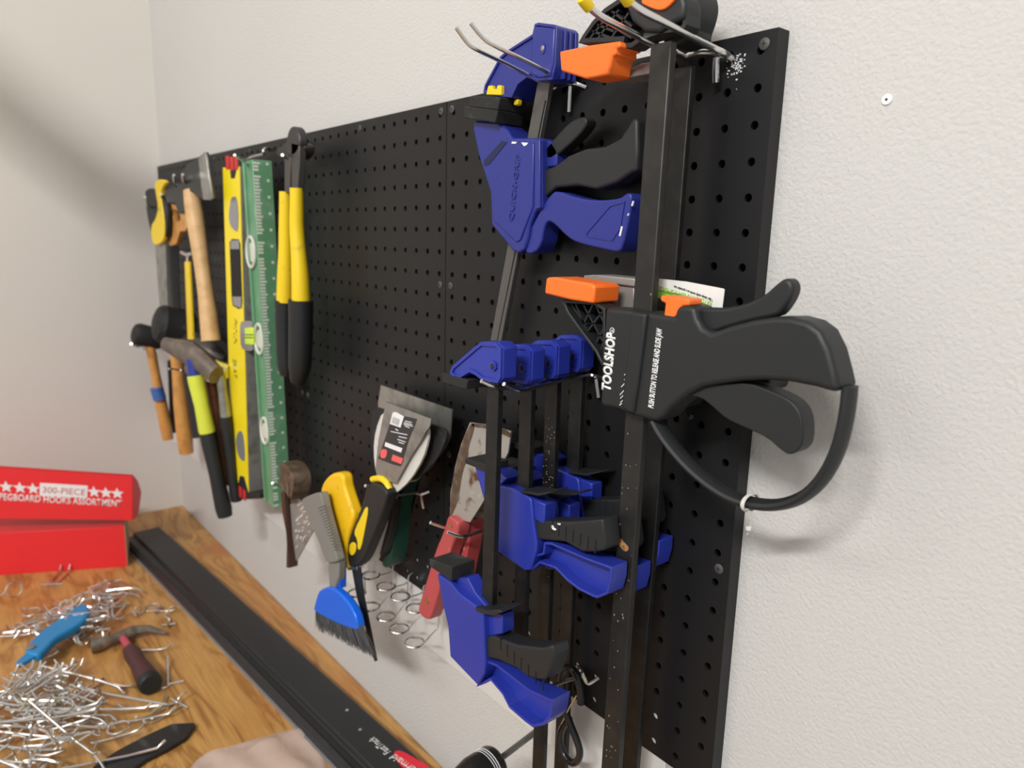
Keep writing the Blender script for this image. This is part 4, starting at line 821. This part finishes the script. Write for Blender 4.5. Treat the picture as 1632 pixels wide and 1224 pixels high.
# rail
e0 = Vector((-58.6, -4.9, ZT)); e1 = Vector((-14.0, -2.0, ZT)); dr = (e1 - e0).normalized(); L = 52
pr = Vector((-dr.y, dr.x, 0)); up = Vector((0, 0, 1))
t = thing('wall_rail', 'long black plastic rail lying on the bench along the wall', 'rail', e0)
def extr(q, prof):
    n = len(prof); vs = [e0 + pr * a + up * b for a, b in prof] + [e0 + dr * L + pr * a + up * b for a, b in prof]
    q.add(vs, [list(range(n)), list(range(2 * n - 1, n - 1, -1))] + [[i, i + n, (i + 1) % n + n, (i + 1) % n] for i in range(n)])
q = M(); extr(q, [(-1.7, 0), (-1.7, .45), (-1.35, .6), (-1.2, .42), (-.75, .42), (-.6, .72), (1.55, .72), (1.7, .55), (1.7, 0)]); rb_ = q.build('rail_body', mat('rail_black', (.016, .017, .019), .45), t, bev=.04)
q = M(); extr(q, [(-1.85, .02), (-1.85, .14), (-1.68, .14), (-1.68, .02)]); plabel(q.build('steel_edge', mat('rail_steel', (.45, .45, .47), .35, metal=.6), t), 'pale steel edge strip')
zr = ZT + .73
def RT(u, v): return PZ(u, v, zr)
ov = [PZ(u, v, zr) for u, v in ((560 + 440 / 6.8, 1120 + 550 / 6.8), (560 + 520 / 6.8, 1120 + 505 / 6.8), (560 + 700 / 6.8, 1120 + 610 / 6.8), (690, 1224), (668, 1240), (560 + 560 / 6.8, 1120 + 720 / 6.8))]
M().flat(smooth([(p.x, p.y) for p in ov], 2), zr - .02, zr + .015).build('red_badge', mat('badge_red', (.70, .015, .035), .35), t)
a = RT(560 + 430 / 6.8, 1120 + 525 / 6.8); b = RT(560 + 245 / 6.8, 1120 + 365 / 6.8)
text('FastTrack', a, b, .42, WHITE, 'rail_lettering', t, n=(0, 0, 1), lift=.01)
a = RT(691, 1242); b = RT(560 + 480 / 6.8, 1120 + 555 / 6.8)
text('Rubbermaid', a, b, .48, WHITE, 'badge_lettering', t, n=(0, 0, 1), lift=.02)
for u, v in ((553, 1132), (574, 1163)):
    c = RT(u, v); M().lathe(c, c + up * .02, [(0, .1), (1, .1)], 12).build('screw_hole', ZINC, t)
# red box
a0 = PZ(203, 903, ZT); d = Vector((-.447, -.894, 0)); nn = Vector((.894, -.447, 0)); back = -nn
t = thing('hook_box', 'red cardboard box of pegboard hooks with white stars and lettering', 'box', a0)
htop = PN(208, 838, a0, nn).z - ZT
q = M(); Lb = 12.5; Db = 4.5; sb = Vector((-.97, .243, 0))
q.obox(a0, d * Lb, sb * Db, up * htop); q.build('box_body', RED, t, bev=.03)
q = M(); q.obox(a0 - d * .04, d * .04, sb * Db, up * htop); q.build('cardboard_edge', TAN, t)
lo = nn * .3
ltl = PN(212, 757, a0 + lo, nn); lbl = PN(212, 829, a0 + lo, nn); l2 = PN(0, 743, a0 + lo, nn); l3 = PN(0, 826, a0 + lo, nn)
dl = (l2 - ltl).normalized(); dl2 = (l3 - lbl).normalized(); Ll = Lb + .6
q = M(); A = [lbl, lbl + dl2 * Ll, ltl + dl * Ll, ltl]; bk = back * .09
q.add(A + [p + bk for p in A], [[0, 1, 2, 3], [7, 6, 5, 4], [0, 4, 5, 1], [1, 5, 6, 2], [2, 6, 7, 3], [3, 7, 4, 0]]); lf = q.build('lid_flap', RED, t)
q = M(); A = [ltl, ltl + dl * Ll, ltl + dl * Ll + sb * (Db + .3) - up * 2.4, ltl + sb * (Db + .3) - up * 2.4]
q.add(A + [p - up * .09 for p in A], [[0, 1, 2, 3], [7, 6, 5, 4], [0, 4, 5, 1], [1, 5, 6, 2], [2, 6, 7, 3], [3, 7, 4, 0]]); q.build('lid_top', RED, t)
q = M(); A = [lbl, ltl, ltl + back * 1.2 - up * .9, ltl + back * 2.0 - up * 2.2, lbl + back * 1.9 + up * .1, lbl + back * 1.0 - up * .1]
q.add(A + [p + d * .08 for p in A], [list(range(6)), list(range(11, 5, -1))] + [[i, i + 6, (i + 1) % 6 + 6, (i + 1) % 6] for i in range(6)]); plabel(q.build('side_flap', RED, t), 'curved tuck flap at the end of the lid')
lo2 = a0 + lo
def BP(u, v): return PN(u, v, lo2, nn)
def star(c, r):
    ex = -dl; ey = up; return [c + (ex * math.cos(math.pi / 2 + k * math.pi / 5) + ey * math.sin(math.pi / 2 + k * math.pi / 5)) * (r if k % 2 == 0 else r * .42) for k in range(10)]
for k, (u, v) in enumerate(((10, 776), (32, 777.5), (53, 779), (150, 784), (169, 785.5), (187, 786.5))):
    s_ = star(BP(u, v), .52); q = M(); q.add([p + nn * .012 for p in s_] + [p + nn * .03 for p in s_], [list(range(10)), list(range(19, 9, -1))] + [[i, i + 10, (i + 1) % 10 + 10, (i + 1) % 10] for i in range(10)]); q.build('star', WHITE, lf)
A = [BP(63, 790), BP(139, 793.5), BP(140, 774), BP(64, 769.5)]
q = M(); q.add([p + nn * .012 for p in A] + [p + nn * .025 for p in A], [[0, 1, 2, 3], [7, 6, 5, 4], [0, 4, 5, 1], [1, 5, 6, 2], [2, 6, 7, 3], [3, 7, 4, 0]]); q.build('white_plate', WHITE, lf, bev=.1)
text('300-PIECE', BP(68, 785), BP(136, 789.5), .52, mat('red_ink', (.6, .05, .06), .5), 'piece_lettering', lf, n=nn, lift=.035)
text('PEGBOARD HOOKS ASSORTMENT', BP(-1, 797), BP(194, 808), .60, WHITE, 'title_lettering', lf, n=nn, lift=.02, bold=.02)
# blue folding knife
def FZ(z, pts): return [(PZ(u, v, z).x, PZ(u, v, z).y) for u, v in pts]
K9 = (0, 900, 3.779)
def FK(z, pts): return FZ(z, [(K9[0] + a / K9[2], K9[1] + b / K9[2]) for a, b in pts])
zb = ZT + 1.0
t = thing('folding_knife', 'blue folding utility knife lying on the heap of wire hooks', 'knife', PZ(80, 1010, ZT + .9))
M().flat(smooth(FK(zb + .5, [(500, 228), (530, 240), (540, 290), (500, 340), (400, 400), (330, 440), (270, 510), (230, 540), (160, 530), (150, 500), (190, 450), (240, 400), (330, 340), (400, 290)]), 1), zb - .1, zb + .5).build('handle', TOOLB, t, bev=.15, seg=3)
M().flat(FK(zb + .35, [(170, 520), (240, 535), (110, 605), (95, 595), (105, 575)]), zb + .1, zb + .35).build('blade_holder', TOOLB, t, bev=.04)
c = PZ(187 / 3.779, 900 + 500 / 3.779, zb + .5); M().lathe(c, c + up * .12, [(0, .28), (.7, .28), (1, .2)], 14).build('pivot_screw', STEEL, t)
# stubby hammer
t = thing('stubby_hammer', 'stubby claw hammer with maroon handle lying on the plywood', 'hammer', PZ(200, 1040, ZT))
zh = ZT + .55
hh = [PZ(u, v, zh) for u, v in ((146, 1029), (160, 1026), (172, 1022), (195, 1014), (213, 1006), (232, 1003), (255, 1004))]
hm_ = mat('hammer_steel', (.20, .17, .14), .38, metal=.7, var=[((.35, .31, .26), 60, .5, .7)])
M().tube(hh[:5], [.52, .5, .34, .42, .45], 14).build('head', hm_, t)
q = M()
for o_ in (-.22, .22):
    q.tube([hh[4] + up * .0 + Vector((0, o_ * .3, 0)), hh[5] + Vector((o_ * .9, o_, .05)), hh[6] + Vector((o_ * 1.3, o_ * 1.4, -.25))], [.4, .26, .12], 8)
q.build('claw', hm_, t)
h0 = PZ(195, 1015, zh); h1 = PZ(240, 1090, ZT + .7)
M().tube([h0, h0 + (h1 - h0) * .4], .26, 10).build('neck', mat('pink_neck', (.45, .06, .10), .4), t)
M().tube([h0 + (h1 - h0) * f for f in (.30, .4, .6, .8, .95, 1)], [.45, .55, .5, .62, .68, .66], 14).build('grip', MAROON, t)
M().lathe(h0 + (h1 - h0) * .93, h0 + (h1 - h0) * 1.02, [(0, .69), (.8, .69), (1, .6)], 18).build('grip_cap', BLK, t)
# black pointed blade
t = thing('shear_blade', 'flat black pointed blade lying at the front of the bench', 'blade', PZ(240, 1190, ZT))
M().flat(FK(ZT + .3, [(1170, 950), (1175, 965), (1120, 1040), (1000, 1110), (880, 1170), (760, 1260), (700, 1350), (480, 1350), (560, 1215), (700, 1120), (850, 1040), (990, 975), (1040, 955)]), ZT + .05, ZT + .3).build('blade', mat('blade_black', (.018, .018, .02), .4, metal=.2, bump=(60, .1, .001)), t, bev=.05)
# clear bag
q = M(); N = 26
cA = PZ(330, 1192, ZT + .3); cB = PZ(497, 1146, ZT + .3); cC = PZ(545, 1300, ZT + .3); cD = PZ(220, 1300, ZT + .3)
rz = random.Random(11); hgt = [[0] * (N + 1) for _ in range(N + 1)]
for i in range(N + 1):
    for j in range(N + 1):
        s_, w_ = i / N, j / N; p = (cA * (1 - s_) + cB * s_) * (1 - w_) + (cD * (1 - s_) + cC * s_) * w_
        e_ = min(s_, 1 - s_, w_, 1 - w_); 
        h = .05 + .4 * min(1, e_ * 6) * (.55 + .35 * math.sin(9 * s_ + 4 * w_ + math.sin(7 * w_) * 2) + .25 * math.sin(17 * s_ - 13 * w_) + rz.uniform(-.10, .10))
        q.v.append(Vector((p.x + .15 * math.sin(11 * w_ + 3), p.y, ZT + h)))
for i in range(N):
    for j in range(N): b = i * (N + 1) + j; q.f.append([b, b + 1, b + N + 2, b + N + 1])
bag = q.build('plastic_bag', FILM); tag(bag, 'crumpled clear plastic bag on the bench beside the black rail', 'bag')
bag.modifiers.new('solid', 'SOLIDIFY').thickness = .0004

# ---------------------------------------------------------------- loose hooks on the bench
GL = {'single': 'loose single prong wire hook among the hooks spread on the bench', 'double': 'loose double prong wire hook among the hooks spread on the bench',
      'ring': 'loose ring-shaped wire hook among the hooks spread on the bench', 'curved': 'loose curved wire hook among the hooks spread on the bench',
      'long': 'loose long straight wire hook among the hooks spread on the bench'}
protos = {}
def proto(kind, paths, r):
    q = M()
    for p in paths: q.tube(smooth([tuple(x) for x in p], 1, False), r, 8)
    o = q.build('wire_hook', ZINC); protos[kind] = [o, False]; return o
proto('single', [[(-.3, .35, 0), (-.3, 0, 0), (0, 0, 0), (2.0, 0, .05), (2.5, 0, .5)], [(0, 0, 0), (0, -.9, .0)]], .07)
proto('double', [[(2.4, .35, .5), (2.0, .35, .05), (0, .35, 0), (-.15, .1, 0), (-.15, -.1, 0), (0, -.35, 0), (2.0, -.35, .05), (2.4, -.35, .5)], [(-.12, 0, 0), (-.1, 0, .45), (-.7, 0, .5)], [(-.12, .8, .0), (-.12, -.8, 0)]], .07)
proto('ring', [[(.6 + .55 * math.cos(a * math.pi / 8), .55 * math.sin(a * math.pi / 8), .05 + .02 * a / 8) for a in range(-8, 8)] + [(-.2, -.1, .1), (-.7, 0, .1), (-.75, 0, .7)]], .06)
proto('curved', [[(-.5, 0, .5), (-.4, 0, 0), (0, 0, 0), (.6, 0, .05), (1.2, .35, .1), (1.5, .1, .4), (1.4, -.2, .7)], [(0, .45, 0), (0, -.45, 0)]], .075)
proto('long', [[(-.4, .3, 0), (-.35, 0, 0), (0, 0, 0), (5.2, 0, .1), (5.7, 0, .6)], [(0, 0, 0), (.1, .9, .0)]], .08)
def drop(kind, x, y, z, rz_, rx=0, ry=0, label=None):
    src, used = protos[kind]
    if used: o = src.copy(); COL.objects.link(o)
    else: o = src; protos[kind][1] = True
    o.rotation_euler = (rx, ry, rz_)
    bb = [Matrix.Rotation(rz_, 4, 'Z') @ Matrix.Rotation(ry, 4, 'Y') @ Matrix.Rotation(rx, 4, 'X') @ Vector(c) for c in src.bound_box]
    o.location = (x * I, y * I, (ZT + z) * I - min(b.z for b in bb))
    tag(o, label or GL[kind], 'hook', 'loose wire hooks on the bench'); return o
rp = random.Random(21)
def pile(n, cx, cy, sx, sy, zmax, kinds, ang=None):
    for k in range(n):
        a = rp.gauss(0, 1); b = rp.gauss(0, 1)
        if abs(a) > 2 or abs(b) > 2: a *= .4; b *= .4
        x = cx + a * sx; y = cy + b * sy; e = math.exp(-(a * a + b * b) / 2)
        rz_ = rp.uniform(0, 6.283) if ang is None else ang + rp.gauss(0, .35)
        drop(rp.choice(kinds), x, y, .02 + rp.random() * zmax * e, rz_, rp.uniform(-.5, .5) * e + rp.choice((0, 0, math.pi)), rp.uniform(-.35, .35) * e)
ks = ['single', 'double', 'curved', 'ring', 'single', 'double']
pile(46, -31.3, -15.6, 2.6, 2.0, 1.3, ks + ['long', 'long', 'single'], .9)                    # front heap
pile(30, -35.5, -16.3, 2.0, 1.6, 1.3, ks)
pile(34, -44.0, -12.8, 2.0, 1.9, .9, ['single', 'curved', 'ring', 'single', 'double'])   # heap under the blue knife
pile(14, -47.2, -11.2, 1.6, 1.2, .5, ['single', 'curved', 'double'])
def at(kind, u, v, rz_, label, z=.02, rx=0):
    p = PZ(u, v, ZT + .1); drop(kind, p.x, p.y, z, rz_, rx, 0, label)
at('double', 92, 922, 2.6, 'loose double hook lying alone just in front of the red box')
at('long', 190, 1130, -2.45, 'long straight hook stretched from the heap towards the stubby hammer', .5)
at('long', 60, 1190, .75, 'long straight hook across the front of the heap', 1.0)
at('double', 262, 1135, -1.2, 'loose double hook beside the point of the black blade')
at('single', 275, 1074, 2.9, 'loose single hook right of the stubby hammer grip')
at('curved', 262, 975, .6, 'curved hook behind the stubby hammer claw, nearest the rail')
at('ring', 235, 972, 2.0, 'ring hook behind the stubby hammer head')
at('curved', 270, 990, 2.8, 'curved hook lying right of the hammer claw')
at('single', 238, 1040, .9, 'single hook under the hammer neck on the right')
at('ring', 14, 960, 1.9, 'upright ring hook at the left edge behind the knife', .4, 1.2)
at('single', 230, 1125, -2.0, 'single hook with its prong below the hammer grip end', .1)
